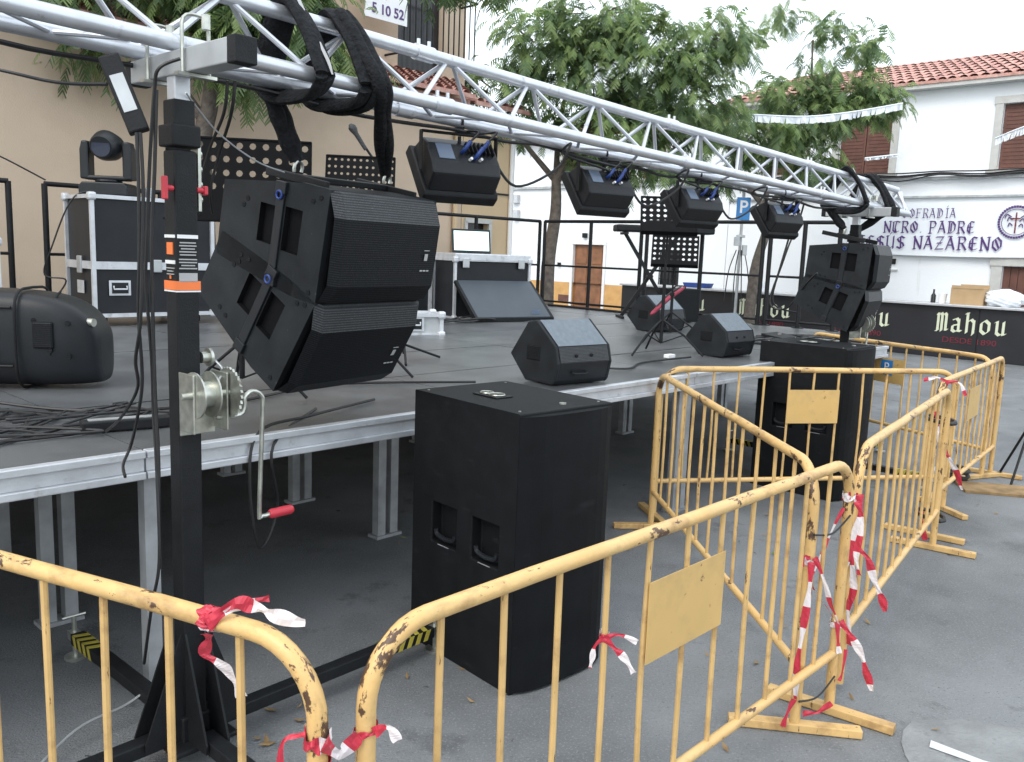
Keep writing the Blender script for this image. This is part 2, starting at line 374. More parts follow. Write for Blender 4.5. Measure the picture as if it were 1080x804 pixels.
# --- central white house
h=house('white_house','long white house with brown wooden door and orange painted base behind the stage railing')
b=MB(); CX0,CX1=-15.3,-6.42
wall_with_openings(b,CX0,CX1,.9,5.7,[(-12.25,-10.95,.9,2.2),(-8.75,-8.0,.95,2.1),(-12.9,-12.0,4.3,5.4),(-9.6,-8.7,4.3,5.4)])
b.quad((CX0,0,0),(CX0,8,0),(CX0,8,5.7),(CX0,0,5.7)); b.quad((CX1,0,0),(CX1,8,0),(CX1,8,5.7),(CX1,0,5.7))
b.build('wall',M['whitewash'],h)
b=MB(); wall_with_openings(b,CX0,-8.9,0,.9,[(-12.25,-10.95,0,.9)]); b.build('dado',M['dado'],h)
b=MB(); b.quad((-8.9,0,0),(CX1,0,0),(CX1,0,.9),(-8.9,0,.9)); b.build('lower_wall',M['whitewash'],h)
rf=MB(); tileroof(rf,CX0-.2,CX1+.0,-.35,4.0,5.72,6.75); rf.build('roof',M['tile'],h)
lg=MB(); lg.box((CX0+CX1)/2,-.04,4.12,CX1-CX0,.08,.08); lg.build('ledge',M['ledge'],h)
window(h,-12.9,-12.0,4.3,5.4,M['shutter'],.12); window(h,-9.6,-8.7,4.3,5.4,M['shutter'],.12)
d=MB(); d.box(-12.3,-.02,1.1,.1,.04,2.2); d.box(-10.9,-.02,1.1,.1,.04,2.2); d.box(-11.6,-.025,2.25,1.5,.05,.1); d.build('door_frame',M['white'],h)
d=MB()
for i in range(2):
    xa=-12.25+.65*i
    d.box(xa+.325,.1,1.1,.64,.05,2.18)
    for zz,hh in ((.45,.6),(1.15,.55),(1.8,.5)): d.box(xa+.325,.07,zz,.42,.03,hh)
dr=d.build('door',M['wood'],h,bevel=.01)
d=MB(); d.cyl((-11.55,.06,1.05),(-11.55,.02,1.05),.03,10); d.build('handle',M['zinc'],dr)
d=MB(); d.box(-11.75,-.06,2.5,.16,.12,.16); d.build('wall_lamp',M['blackmetal'],h,bevel=.02)
d=MB(); d.box(-12.85,-.04,1.5,.1,.08,.12); d.build('doorbell',M['blackmetal'],h)
d=MB(); d.box(-12.6,-.01,.35,.5,.02,.22); d.build('vent',M['shutter'],h)
d=MB(); d.box(-15.0,-.08,3.75,.28,.16,.3); d.build('meter_box',M['bartop'],h,bevel=.01)
d=MB(); d.box(-14.95,-.08,3.2,.24,.16,.32); d.build('meter_box',M['bartop'],h,bevel=.01)
d=MB()
for k in range(7): d.cyl((-8.75+.75*k/6,.03,.95),(-8.75+.75*k/6,.03,2.1),.012,6)
for z in (1.2,1.85): d.cyl((-8.75,.03,z),(-8.0,.03,z),.012,6)
gr=d.build('window_grille',M['blackmetal'],h)
d=MB(); d.box(-8.375,.12,1.52,.75,.03,1.13); d.build('pane',M['darkwin'],gr)
# --- beige house behind the stage (parallel to the stage front, 8 m in)
BT=8.0
h=thing('beige_house','beige rendered house with blank wall, tiled cornice and barred balcony behind the stage','house',SO+SN*BT,SA)
b=MB(); wall_with_openings(b,-7,9.62,0,4.5,[(5.2,6.2,.02,.03)]); 
wall_with_openings(b,-7,9.62,4.5,9.5,[(8.15,9.1,4.55,7.0),(2.2,3.2,5.3,7.0)])
b.quad((9.62,0,0),(9.62,9,0),(9.62,9,9.5),(9.62,0,9.5)); b.build('wall',M['beige'],h)
c_=MB(); tileroof(c_,-7,9.5,-.42,-.02,4.42,4.66,.2); 
c_.box(1.25,-.15,4.33,16.5,.26,.08); c_.build('tiled_cornice',[M['tile']],h)
d=MB()
for k in range(14): d.cyl((7.95+.115*k,-.4,4.85),(7.95+.115*k,-.4,5.9),.012,6)
for z in (4.85,5.9): d.cyl((7.9,-.4,z),(9.5,-.4,z),.018,6)
for x in (7.9,9.5):
    for z in (4.85,5.9): d.cyl((x,-.4,z),(x,0,z),.018,6)
d.build('balcony_railing',M['blackmetal'],h)
d=MB(); d.box(8.625,.14,5.8,.95,.04,2.4); d.build('balcony_door',M['darkwin'],h)
d=MB(); d.box(2.7,.14,6.15,1.0,.04,1.7); d.build('window',M['darkwin'],h)
d=MB(); d.tube([(9.42,-.06,0),(9.42,-.06,4.2)],.045,10); d.build('downpipe',M['tan'],h)
# for sale sign on the balcony
def textmesh(body,size,m,parent,loc,rot,extrude=.0015,shear=0,offset=0,name='lettering',sx=1):
    cu=bpy.data.curves.new(name,'FONT'); cu.body=body; cu.size=size; cu.extrude=extrude; cu.align_x='CENTER'; cu.align_y='CENTER'; cu.shear=shear; cu.offset=offset
    to=bpy.data.objects.new(name,cu); COL.objects.link(to)
    dg=bpy.context.evaluated_depsgraph_get(); me=bpy.data.meshes.new_from_object(to.evaluated_get(dg)); bpy.data.objects.remove(to)
    me.materials.clear(); me.materials.append(m)
    o=bpy.data.objects.new(name,me); COL.objects.link(o); o.parent=parent; o.location=loc; o.rotation_euler=rot; o.scale=(sx,1,1); return o
sg=thing('for_sale_sign','white for sale sign with red band hung on the upper balcony of the beige house','sign',SO+SD*7.55+SN*(BT-.46)+Vector((0,0,5.22)),SA)
d=MB(); d.box(0,0,.4,.8,.015,.8); d.build('panel',M['white'],sg)
d=MB(); d.box(0,-.012,.66,.76,.006,.22); d.build('red_band',M['tapered'],sg)
textmesh('SE VENDE',.15,M['white'],sg,(0,-.018,.66),(R(90),0,0))
textmesh('5 10 52',.2,M['purple'],sg,(.03,-.012,.14),(R(90),0,0),offset=.004)
d=MB(); d.cyl((-.12,-.008,.42),(-.12,-.013,.42),.06,16); d.build('dot',M['tapered'],sg)
# --- tan house further along
h=thing('tan_house','narrow tan house with small grey framed window beside the beige wall','house',SO+SN*BT+SD*9.63,SA)
b=MB(); wall_with_openings(b,0,1.25,0,4.35,[(.12,.66,.9,2.35)]); b.quad((1.25,0,0),(1.25,7,0),(1.25,7,4.35),(1.25,0,4.35)); b.build('wall',M['tan'],h)
rf=MB(); tileroof(rf,-.0,1.4,-.3,3.0,4.36,5.0,.2); rf.build('roof',M['tile'],h)
d=MB(); d.box(.69,-.02,1.6,.07,.05,1.55); d.box(.4,-.02,2.39,.66,.05,.08); d.box(.09,-.02,1.6,.06,.05,1.55); f_=d.build('window',M['stone'],h)
d=MB(); d.box(.39,.13,1.62,.54,.03,1.46); d.build('pane',M['darkwin'],f_)
d=MB(); d.tube([(1.19,-.05,0),(1.19,-.05,4.3)],.045,10); d.build('downpipe',M['white'],h)
d=MB(); d.box(.6,-.012,2.9,1.2,.02,.03); d.box(.6,-.012,1.9-.25,.0,.02,.03); d.build('wall_cable',M['rubber'],h)
# ================================================================== banner with its lettering (broad nib strokes)
GL={ # strokes in a 1x1.4 cell
'C':[[(.9,1.2),(.5,1.4),(.12,1.05),(.1,.4),(.5,0),(.92,.25)],[(.5,1.3),(.5,.1)]],
'O':[[(.5,1.4),(.1,1.0),(.1,.4),(.5,0),(.9,.4),(.9,1.0),(.5,1.4)],[(.3,1.15),(.7,.3)]],
'F':[[(.25,1.4),(.25,0)],[(.05,1.38),(.95,1.38)],[(.2,.75),(.75,.75)],[(.05,0),(.45,0)]],
'R':[[(.2,1.4),(.2,0)],[(.05,1.4),(.7,1.38),(.85,1.05),(.65,.72),(.2,.7)],[(.5,.7),(.95,0)],[(.02,0),(.4,0)]],
'A':[[(.05,0),(.45,1.4)],[(.42,1.42),(.9,0)],[(.2,.5),(.75,.5)],[(.2,1.42),(.6,1.42)]],
'D':[[(.2,1.4),(.2,0)],[(.03,1.4),(.6,1.36),(.92,.95),(.9,.4),(.55,.02),(.05,0)],[(.45,1.2),(.45,.2)]],
'I':[[(.5,1.4),(.5,0)],[(.3,1.4),(.7,1.4)],[(.3,0),(.7,0)]],
'N':[[(.12,1.4),(.15,0)],[(.05,1.4),(.85,0)],[(.88,1.4),(.85,0)],[(.0,.0),(.3,0)],[(.7,1.4),(1.0,1.4)]],
'T':[[(.02,1.3),(.5,1.4),(.98,1.3)],[(.5,1.35),(.35,.5),(.55,0),(.9,.2)],[(.12,1.3),(.1,.3),(.4,0)]],
'P':[[(.2,1.4),(.2,-.1)],[(.05,1.4),(.7,1.38),(.88,1.05),(.65,.65),(.2,.62)],[(.02,-.05),(.42,-.05)]],
'E':[[(.85,1.3),(.45,1.4),(.15,1.0),(.12,.35),(.45,0),(.9,.15)],[(.1,.72),(.75,.72)],[(.4,1.3),(.4,.1)]],
'J':[[(.7,1.4),(.7,.3),(.4,-.1),(.1,.15)],[(.3,1.4),(.95,1.4)]],
'S':[[(.88,1.2),(.5,1.4),(.12,1.1),(.3,.8),(.75,.6),(.88,.3),(.5,0),(.1,.2)],[(.45,1.3),(.55,.1)]],
'U':[[(.15,1.4),(.15,.35),(.5,0),(.85,.3)],[(.85,1.4),(.85,0)],[(.02,1.4),(.3,1.4)]],
'Z':[[(.1,1.35),(.9,1.38)],[(.88,1.38),(.12,.02)],[(.08,.02),(.92,.05)],[(.25,.7),(.75,.7)]],
'.':[[(.2,.02),(.3,.12)]],"'":[[(.4,1.6),(.62,1.85)]],
'm':[[(.0,1.15),(.14,1.3)],[(.14,1.25),(.14,0)],[(.14,1.1),(.38,1.3),(.46,1.15)],[(.46,1.2),(.46,0)],[(.46,1.1),(.68,1.3),(.8,1.15)],[(.8,1.2),(.8,.1),(.95,.1)],[(.0,.0),(.2,.05)]],
'a':[[(.18,.85),(.5,.98),(.68,.8)],[(.68,.9),(.68,.1),(.9,.08)],[(.65,.55),(.2,.45),(.18,.12),(.4,0),(.66,.15)]],
'h':[[(.18,1.4),(.18,0)],[(.18,.75),(.5,.97),(.72,.8)],[(.72,.85),(.72,-.05),(.6,-.15)],[(.05,1.38),(.25,1.38)]],
'o':[[(.45,.97),(.14,.75),(.14,.22),(.45,0),(.76,.22),(.76,.75),(.45,.97)]],
'u':[[(.05,.9),(.2,.95)],[(.2,.95),(.2,.15),(.42,0),(.68,.15)],[(.7,.95),(.7,.05),(.9,.1)]]}
def nibtext(mb,txt,x0,z0,h,wd,nib=.2,ang=38,y=-.002,seed=1):
    """write along +x in the local XZ plane; nib and size in cell units scaled by h"""
    rnd=random.Random(seed); x=x0; cnt=0
    nv=Vector((math.cos(R(ang)),math.sin(R(ang))))*nib/2
    for ch in txt:
        if ch==' ': x+=wd*.75; continue
        acc=None
        if ch in 'ÍÚ': acc="'" ; ch={'Í':'I','Ú':'U'}[ch]
        cells=[ch]+([acc] if acc else [])
        for c in cells:
            for st in GL[c]:
                for a,b_ in zip(st[:-1],st[1:]):
                    cnt+=1; yy=y-.00025*cnt
                    A=Vector(a);B=Vector(b_); d_=(B-A)
                    if d_.length>1e-6: d_=d_.normalized()
                    m=Vector((-d_.y,d_.x))*.035; A2=A-d_*.02;B2=B+d_*.02
                    off=nv if abs(nv.x*d_.y-nv.y*d_.x)>.03 else m
                    pts=[A2-off,B2-off,B2+off,A2+off]
                    mb.quad(*[(x+p.x*wd,yy,z0+p.y*h/1.4) for p in pts])
        x+=wd*(1.18 if ch not in '.I' else (.5 if ch=='.' else .95))
    return x
bn=thing('banner','long white vinyl banner with purple lettering and round emblem on the white house facade','banner',FO-SD*.14+Vector((0,0,2.18)),FROT)
d=MB(); bx0,bx1,bh=-2.75,2.1,1.3; nx,nz=30,6
gv=[[(bx0+(bx1-bx0)*i/nx,.03*math.sin(i*.7)*(j/nz-.5)+(.0),bh*j/nz-.04*math.sin(math.pi*i/nx)) for j in range(nz+1)] for i in range(nx+1)]
for i in range(nx):
    for j in range(nz): d.quad(gv[i][j],gv[i+1][j],gv[i+1][j+1],gv[i][j+1])
d.build('sheet',M['banner'],bn,smooth=True,weld=True)
d=MB(); nibtext(d,'COFRADÍA',-1.40,.90,.22,.142,.17,y=-.03); nibtext(d,'NTRO. PADRE',-1.82,.53,.28,.185,.22,y=-.03); nibtext(d,'JESÚS NAZARENO',-2.5,.13,.31,.218,.22,y=-.03)
d.build('lettering',M['purple'],bn)
d=MB()
ec=Vector((1.2,0,.80)); 
for k in range(40):
    a=2*math.pi*k/40
    d.box(ec.x+.36*math.cos(a),-.03-.0002*k,ec.z+.36*math.sin(a),.05,.004,.05,X=Matrix.Identity(4))
for k in range(28):
    a=2*math.pi*k/28; a2=2*math.pi*(k+1)/28
    d.cyl((ec.x+.3*math.cos(a),-.03,ec.z+.3*math.sin(a)),(ec.x+.3*math.cos(a2),-.03,ec.z+.3*math.sin(a2)),.007,5)
for k,(sx,sz) in enumerate([(-.15,.05),(.15,.02),(-.13,-.08),(.13,-.1),(-.2,.12),(.19,.1)]):
    d.tube([(ec.x+sx*1.2,-.03,ec.z+sz-.03),(ec.x+sx,-.032,ec.z+sz+.06),(ec.x+sx*.5,-.03,ec.z+sz)],.012,5,4)
d.build('emblem_ring',M['purple'],bn)
d=MB(); d.box(ec.x,-.036,ec.z-.02,.03,.004,.48); d.box(ec.x,-.0405,ec.z+.08,.2,.004,.03); d.build('emblem_cross',M['darkred'],bn)
# facade cables (sagging bundle)
cb=MB()
for k,(sg_,zz) in enumerate([(.06,4.17),(.11,4.14),(.03,4.20),(.16,4.12)]):
    pts=[]
    for i in range(9):
        x=-6.3+i*1.9
        pts.append((x,-.14-.03*k,zz)); pts.append((x+.95,-.16-.03*k,zz-sg_*random.uniform(.5,1.2)))
    cb.tube(pts,.018,6,4)
tag(cb.build('facade_cable',M['rubber'],loc=FO,rz=FROT),'bundle of black cables sagging along the ledge of the right white house','cable')
# street sign P on its pole with small wires
ps=thing('parking_sign','small blue parking sign on a thin pole behind the stage railing','sign',at(776,320,20.5)*1.0,0)
ps.location.z=0
d=MB(); d.cyl((0,0,0),(0,0,3.5),.035,10); d.build('pole',M['galv'],ps)
d=MB(); d.box(0,-.05,3.05,.32,.02,.52); d.build('plate',M['signblue'],ps,bevel=.01)
textmesh('P',.4,M['white'],ps,(0,-.063,3.08),(R(90),0,0),offset=.006)
d=MB(); d.box(-.1,-.06,2.3,.12,.1,.2); d.box(.09,-.07,2.1,.1,.1,.24); d.box(-.02,-.07,2.42,.2,.08,.06); d.build('junction_box',M['galv'],ps,bevel=.01)
d=MB()
for k in range(4): d.tube([(-.1+.06*k,-.08,2.1),(-.25+.15*k,-.1,1.6),(-.3+.2*k,-.08,.9)],.012,6,5)
d.build('wire',M['rubber'],ps)
# ================================================================== bar counter
bc0=Vector((10.05,17.1,0))-SN*3.2; BL=13.0
bar=thing('bar_counter','long black beer bar counter with cream and red lettering in front of the white house','bar counter',bc0+SN*BL,FROT)
d=MB(); d.box(BL/2,.35,.54,BL,.7,1.06); d.build('front',M['barblack'],bar)
d=MB(); d.box(BL/2,.33,1.1,BL+.05,.85,.05); d.build('top',M['bartop'],bar,bevel=.01)
d=MB()
for k in range(1,6): d.box(k*2.3-.2,-.004,.54,.02,.008,1.02)
d.build('joint_strip',M['blackmetal'],bar)
for k in (.95,3.25,5.55,7.85):
    x=BL-3.2-k
    d=MB(); 
    xx=nibtext(d,'mahou',x-.66,.56,.40,.235,.26,ang=35,y=-.004); 
    d.build('lettering',M['cream'],bar)
    textmesh('DESDE 1890',.16,M['darkred'],bar,(x,-.006,.38),(R(90),0,0),sx=1.25,name='small_lettering')
def onbar(k,dy,z=1.126): return bc0+SN*(3.2+k)-Vector((FN.x,FN.y,0))*dy+Vector((0,0,z))
bx=thing('cardboard_box','open brown cardboard box on the bar counter','box',onbar(1.12,.3),FROT+.05)
d=MB(); d.box(0,0,.17,.62,.4,.34); d.build('carton',M['card'],bx)
d=MB(); d.box(0,-.2,.36,.6,.02,.06); d.box(.05,.2,.37,.55,.02,.08); d.build('flap',M['card'],bx)
cp=thing('paper_cup','white paper cup beside the cardboard box on the bar','cup',onbar(1.62,.25),0)
d=MB(); d.tube([(0,0,0),(0,0,.2)],[.07,.09],14); d.build('cup',M['white'],cp,smooth=True)
cp=thing('bottle','dark bottle standing left of the white cup on the bar','bottle',onbar(1.82,.3),0)
d=MB(); d.tube([(0,0,0),(0,0,.15),(0,0,.2),(0,0,.28)],[.05,.05,.02,.02],12); d.build('glass',M['darkwin'],cp,smooth=True)
def bag(k,dy,sc,lab,seed):
    rnd=random.Random(seed); bm=bmesh.new(); bmesh.ops.create_icosphere(bm,subdivisions=4,radius=1)
    for v in bm.verts:
        p=v.co; r_=1+.12*math.sin(7*p.x+seed)*math.sin(6*p.y+2*p.z)+.06*math.sin(17*p.z+9*p.x)
        v.co=Vector((p.x*r_*.36,p.y*r_*.2,(max(p.z,-.75)*r_)*.19+.142))
        if p.z>.8: v.co.z+=.1*(p.z-.8)*5*.4
        v.co*=sc
    me=bpy.data.meshes.new('plastic_bag'); bm.to_mesh(me); bm.free(); me.materials.append(M['bag'])
    for p in me.polygons: p.use_smooth=True
    o=bpy.data.objects.new('plastic_bag',me); COL.objects.link(o); o.location=onbar(k,dy,1.13); o.rotation_euler.z=FROT
    tag(o,lab,'bag','plastic bags on the bar counter')
bag(.45,.3,1.05,'crumpled white plastic bag right next to the cardboard box on the bar',1)
bag(-.42,.3,1.1,'crumpled white plastic bag at the right edge of the bar',5)
bb=thing('tray','blue plastic tray on the far left part of the bar counter','tray',onbar(7.6,.3),FROT)
d=MB(); d.prism([(-.3,0),(.3,0),(.36,.12),(-.36,.12)],-.18,.18,'y'); d.build('tub',M['blue'],bb,bevel=.01)
bb=thing('glass_stack','stack of clear plastic cups standing on the bar left of the tree trunk','cups',onbar(6.1,.3),0)
for k in range(3):
    d=MB(); d.tube([(.14*k,0,0),(.14*k,0,.22)],[.05,.06],10); d.build('cup',M['bag'],bb,smooth=True)
# ================================================================== trees
def frond(mb,o,dirv,L,mi,rnd,wide=1.0):
    """drooping pinnate leaf: leaflet pairs along a curved rachis"""
    d=dirv.normalized(); p=Vector(o); n=7; st=L/n
    for i in range(n):
        d=(d+Vector((0,0,-.28))).normalized(); q=p+d*st
        side=d.cross(Vector((0,0,1)))
        if side.length<.1: side=Vector((rnd.uniform(-1,1),rnd.uniform(-1,1),0))
        side.normalize(); ll=L*.34*wide*(1-.45*abs(i/n-.45))
        for sgn in (-1,1):
            tip=p+(side*sgn*.75+d*.55+Vector((0,0,-.25-rnd.random()*.35)))*ll
            wv=d*(ll*.26)
            mb.add([p-wv*.3,p+wv*1.1,tip+wv*.5,tip-wv*.2],[(0,1,2,3)],mi)
        p=q
def tree(name,label,base,trunkpts,r0,limbs,blobs,dens,seed,L=.36,group='street trees round the square'):
    rnd=random.Random(seed); root=thing(name,label,'tree',base,0,group)
    tb=MB(); tb.tube(trunkpts,lambda t:r0*(1-.45*t)+r0*.35*max(0,1-8*t),12,5)
    for lb in limbs: tb.tube(lb[0],(lambda ra,rb:(lambda t:ra*(1-t)+rb*t))(lb[1],lb[2]),8,4)
    tb.build('trunk',M['bark'],root,smooth=True)
    cr=MB()
    for (c,rr,wt) in blobs:
        c=Vector(c); nf=int(dens*wt)
        # twigs
        for k in range(max(3,nf//14)):
            dv=Vector((rnd.gauss(0,1),rnd.gauss(0,1),rnd.gauss(0,.8))).normalized()
            e_=c+Vector((dv.x*rr[0],dv.y*rr[1],dv.z*rr[2]))*rnd.uniform(.6,1)
            # a spray of fronds round each twig end
            cr.tube([c*.6+e_*.4,e_],[.012,.004],4,0,2)
            for q in range(14):
                o=e_+Vector((rnd.gauss(0,.17),rnd.gauss(0,.17),rnd.gauss(0,.13)))
                dd=(dv+Vector((rnd.gauss(0,.7),rnd.gauss(0,.7),rnd.uniform(-.3,.5))))
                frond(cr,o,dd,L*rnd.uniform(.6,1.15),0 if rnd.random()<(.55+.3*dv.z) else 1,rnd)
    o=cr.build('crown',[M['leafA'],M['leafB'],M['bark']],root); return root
tree('street_tree','leafy tree with pale trunk directly behind the middle of the stage railing',(.62,16.5,0),
 [(0,0,0),(-.02,0,1.6),(.08,0,2.6),(.06,0,3.3)],.15,
 [([(.06,0,3.2),(-.45,0,3.75),(-.9,.2,4.3)],.06,.03),([(.06,0,3.2),(.4,0,3.8),(.8,.1,4.6)],.09,.04),([(.3,0,3.6),(1.4,.1,4.3),(2.3,0,4.6)],.06,.025),([(.06,0,3.2),(.1,.3,4.3),(.3,.4,5.3)],.06,.03)],
 [((-1.0,0,4.7),(.75,.8,.8),.8),((-.3,0,5.6),(.9,.9,.8),1.1),((.6,0,5.2),(1,.9,1),1.5),((1.5,0,5.4),(1.1,.9,.9),1.5),((2.4,0,4.9),(.9,.9,.9),1.2),((.9,-.3,4.1),(1.0,.8,.6),1.2),((2.0,-.2,4.1),(.9,.8,.6),1.1),((2.6,0,5.9),(.7,.7,.5),.7),((.7,0,6.2),(.9,.7,.5),.9),((1.1,0,3.6),(.7,.5,.3),.5)],330,11)
tree('street_tree','tree with slanting trunk behind the bar counter, boughs in front of the roof',(5.55,20.3,0),
 [(-.05,0,0),(.0,0,1.6),(.2,0,2.6),(.1,0,3.2)],.14,
 [([(.1,0,3.1),(-.5,0,3.8),(-.9,0,4.6)],.07,.03),([(.15,0,3.0),(.7,0,3.8),(1.5,0,4.5)],.07,.03),([(.1,0,3.1),(.3,0,4.4),(.4,0,5.6)],.06,.03),([(.7,0,3.8),(1.0,.1,5.0),(.9,0,6.8)],.04,.02)],
 [((-.8,0,4.7),(.7,.7,.7),.9),((.3,0,4.7),(.9,.8,.6),1.2),((1.2,0,5.1),(.75,.8,.5),1.2),((2.35,0,5.45),(.65,.7,.22),.7),((1.85,0,5.75),(.75,.6,.35),1.1),((.4,0,5.6),(.8,.7,.35),.8),((1.0,0,6.5),(.3,.4,.5),.22),((1.5,0,7.0),(.45,.4,.3),.3),((2.2,-.1,6.6),(.55,.4,.3),.35),((.2,0,7.3),(.5,.5,.25),.15),((-.5,0,6.6),(.3,.3,.2),.06),((1.2,0,4.15),(.6,.4,.2),.3),((-1.1,0,3.9),(.6,.6,.45),.4),((.6,0,4.0),(.8,.5,.3),.35)],290,23,L=.38)
tree('street_tree','dark tree between the stage and the beige wall, hanging over the truss',(-3.95,11.0,0),
 [(0,0,0),(.02,0,1.8),(0,0,3.0),(.12,0,3.6),(.2,0,4.6)],.15,
 [([(.05,0,3.3),(-.8,0,4.4),(-1.8,0,5.1)],.07,.03),([(.1,0,3.6),(.9,0,4.1),(1.5,-.2,4.4)],.07,.03),([(.2,0,4.5),(.4,.1,5.2),(.6,.2,6)],.1,.04)],
 [((-1.7,-.2,4.7),(.7,.7,.5),.6),((-.9,0,5.1),(.8,.8,.5),.8),((.4,.2,4.9),(.7,.8,.8),1.3),((1.05,-.2,4.7),(.6,.8,.7),1.3),((1.4,-.3,4.3),(.35,.5,.35),.4),((.5,-.3,4.1),(.3,.6,.5),.4),((3.05,-.3,5.22),(.6,.5,.25),.5),((1.5,-.5,4.0),(.6,.4,.2),.3),((-1.25,-.3,4.15),(.12,.3,.2),.12),((3.6,-.2,5.3),(.5,.5,.2),.3),((-.2,.3,5.8),(1.3,1,.5),.9)],480,31,L=.34)
# ivy on the upper trunk belongs to the tree's crown already
# bunting
def garland(pts,lab,seed,n=16,wd=.17):
    d=MB(); P=smoothpath(pts,6); rnd=random.Random(seed)
    d.tube(P,.015,5)
    for i in range(len(P)-1):
        a,b_=P[i],P[i+1]
        for j in range(2):
            p=a.lerp(b_,j/2); q=a.lerp(b_,(j+1)/2)
            d.quad(p,q,q+Vector((rnd.uniform(-.03,.03),rnd.uniform(-.03,.05),-wd*rnd.uniform(.7,.9))),p+Vector((0,rnd.uniform(-.02,.04),-wd*rnd.uniform(.75,.85))))
    tag(d.build('bunting',M['bag']),lab,'bunting','white paper bunting strung over the square')
garland([at(793,121,17.5),at(850,123,17.8),at(900,118,18.2),at(952,109,18.8)],'white paper bunting crossing in front of the leafy bough on the right tree',1)
garland([at(1050,146,17.0),at(1080,134,16.5),at(1130,118,16)],'white paper bunting at the right edge beside the upper shutter',2)
garland([at(912,167,19),at(930,165,19),at(948,163,19)],'short white paper bunting end in front of the left upper window',3,wd=.07)
# ================================================================== stage
st=thing('stage','low modular stage of grey deck panels on aluminium legs','stage',(0,0,0),0)
SJ=[-3.5,-1.5,.5,2.5,4.5,6.5,8.5,9.5]
for i in range(len(SJ)-1):
    for j in range(6):
        if i==len(SJ)-2 and j==0: continue
        a,b_=SJ[i],SJ[i+1]; b_=8.2 if (i==len(SJ)-3 and j==0) else b_; dz=random.uniform(-.0015,.0015)
        m_=MB(); X=Matrix.Translation(S((a+b_)/2,j+.5,DZ-.012+dz))@Matrix.Rotation(SA,4,'Z')
        m_.box(0,0,0,b_-a-.006,.994-.02*(j==0),.022,X=X); m_.build('deck_panel',M['deck'],st)
for i in range(len(SJ)-2):
    a,b_=SJ[i],min(SJ[i+1],8.2); X=Matrix.Translation(S((a+b_)/2,0,0))@Matrix.Rotation(SA,4,'Z')
    m_=MB(); m_.box(0,-.02,DZ-.014,b_-a-.006,.045,.03,X=X); m_.box(0,-.012,DZ-.055,b_-a-.006,.03,.056,X=X); m_.box(0,-.02,DZ-.098,b_-a-.006,.045,.03,X=X)
    m_.build('edge_rail',M['alu'],st,bevel=.004)
m_=MB()
for j in range(0,7):
    X=Matrix.Translation(S(3-(.1 if j==1 else 0),min(max(j,.06),5.96),DZ-.07))@Matrix.Rotation(SA,4,'Z'); 
    if j>0: m_.box(0,0,0,13,.05,.07,X=X)
for s_ in SJ:
    h0=1.0 if s_>8 else 0; X=Matrix.Translation(S(s_,3+h0/2,DZ-.072))@Matrix.Rotation(SA,4,'Z'); m_.box(0,0,0,.05,5.9-h0,.065,X=X)
m_.build('frame',M['alu_leg'],st)
for s_ in SJ:
    for j in range(0,7,1):
        for off in ((-.05,.05) if s_ not in (SJ[0],SJ[-1]) else (0,)):
            if s_>6 and j in (1,3,5): continue
            if s_>8 and j==0: continue
            t_=min(max(j,.07),5.93)
            m_=MB(); X=Matrix.Translation(S(s_+off,t_,0))@Matrix.Rotation(SA,4,'Z')
            if off<0 and j==0 and s_==.5: continue
            m_.box(0,0,.47,.06,.06,.92,X=X); m_.box(0,0,.012,.1,.1,.02,X=X)
            m_.build('leg',M['alu_leg'],st)
# railing
RT=2.36
def railing(lab,pts,posts,cat='railing'):
    r_=thing('stage_railing',lab,'railing',(0,0,0),0,'black guard rails round the stage')
    for z in (RT,1.68,1.12):
        d=MB(); d.cyl(pts[0]+Vector((0,0,z)),pts[1]+Vector((0,0,z)),.025 if z==RT else .016,10); d.build('rail',M['blackmetal'],r_,smooth=True)
    for k in range(posts+1):
        p=pts[0].lerp(pts[1],k/posts); d=MB(); d.cyl(p+Vector((0,0,DZ)),p+Vector((0,0,RT)),.028,10); d.box(p.x,p.y,DZ+.006,.12,.12,.01); d.build('post',M['blackmetal'],r_,smooth=True)
for i,(a,b_,lab) in enumerate([(-3.4,-1.5,'black stage guard rail section farthest left, mostly out of view'),(-1.4,.05,'black stage guard rail section second from the left along the back'),(.15,1.83,'black stage guard rail section left of the tall flight case'),(2.15,4.45,'black stage guard rail section behind the tall flight case'),(4.6,6.5,'black stage guard rail section hidden behind the hanging speakers'),(6.6,9.4,'black stage guard rail section behind the mixing desk')]):
    railing(lab,[S(a,5.93,0),S(b_,5.93,0)],2)
for i,(a,b_,lab) in enumerate([(5.85,4.0,'black stage guard rail section in front of the brown wooden door'),(3.9,2.1,'black stage guard rail section left of the parking sign pole'),(2.0,1.1,'black stage guard rail section behind the far hanging speakers')]):
    railing(lab,[S(9.43,a,0),S(9.43,b_,0)],2 if i else 2)
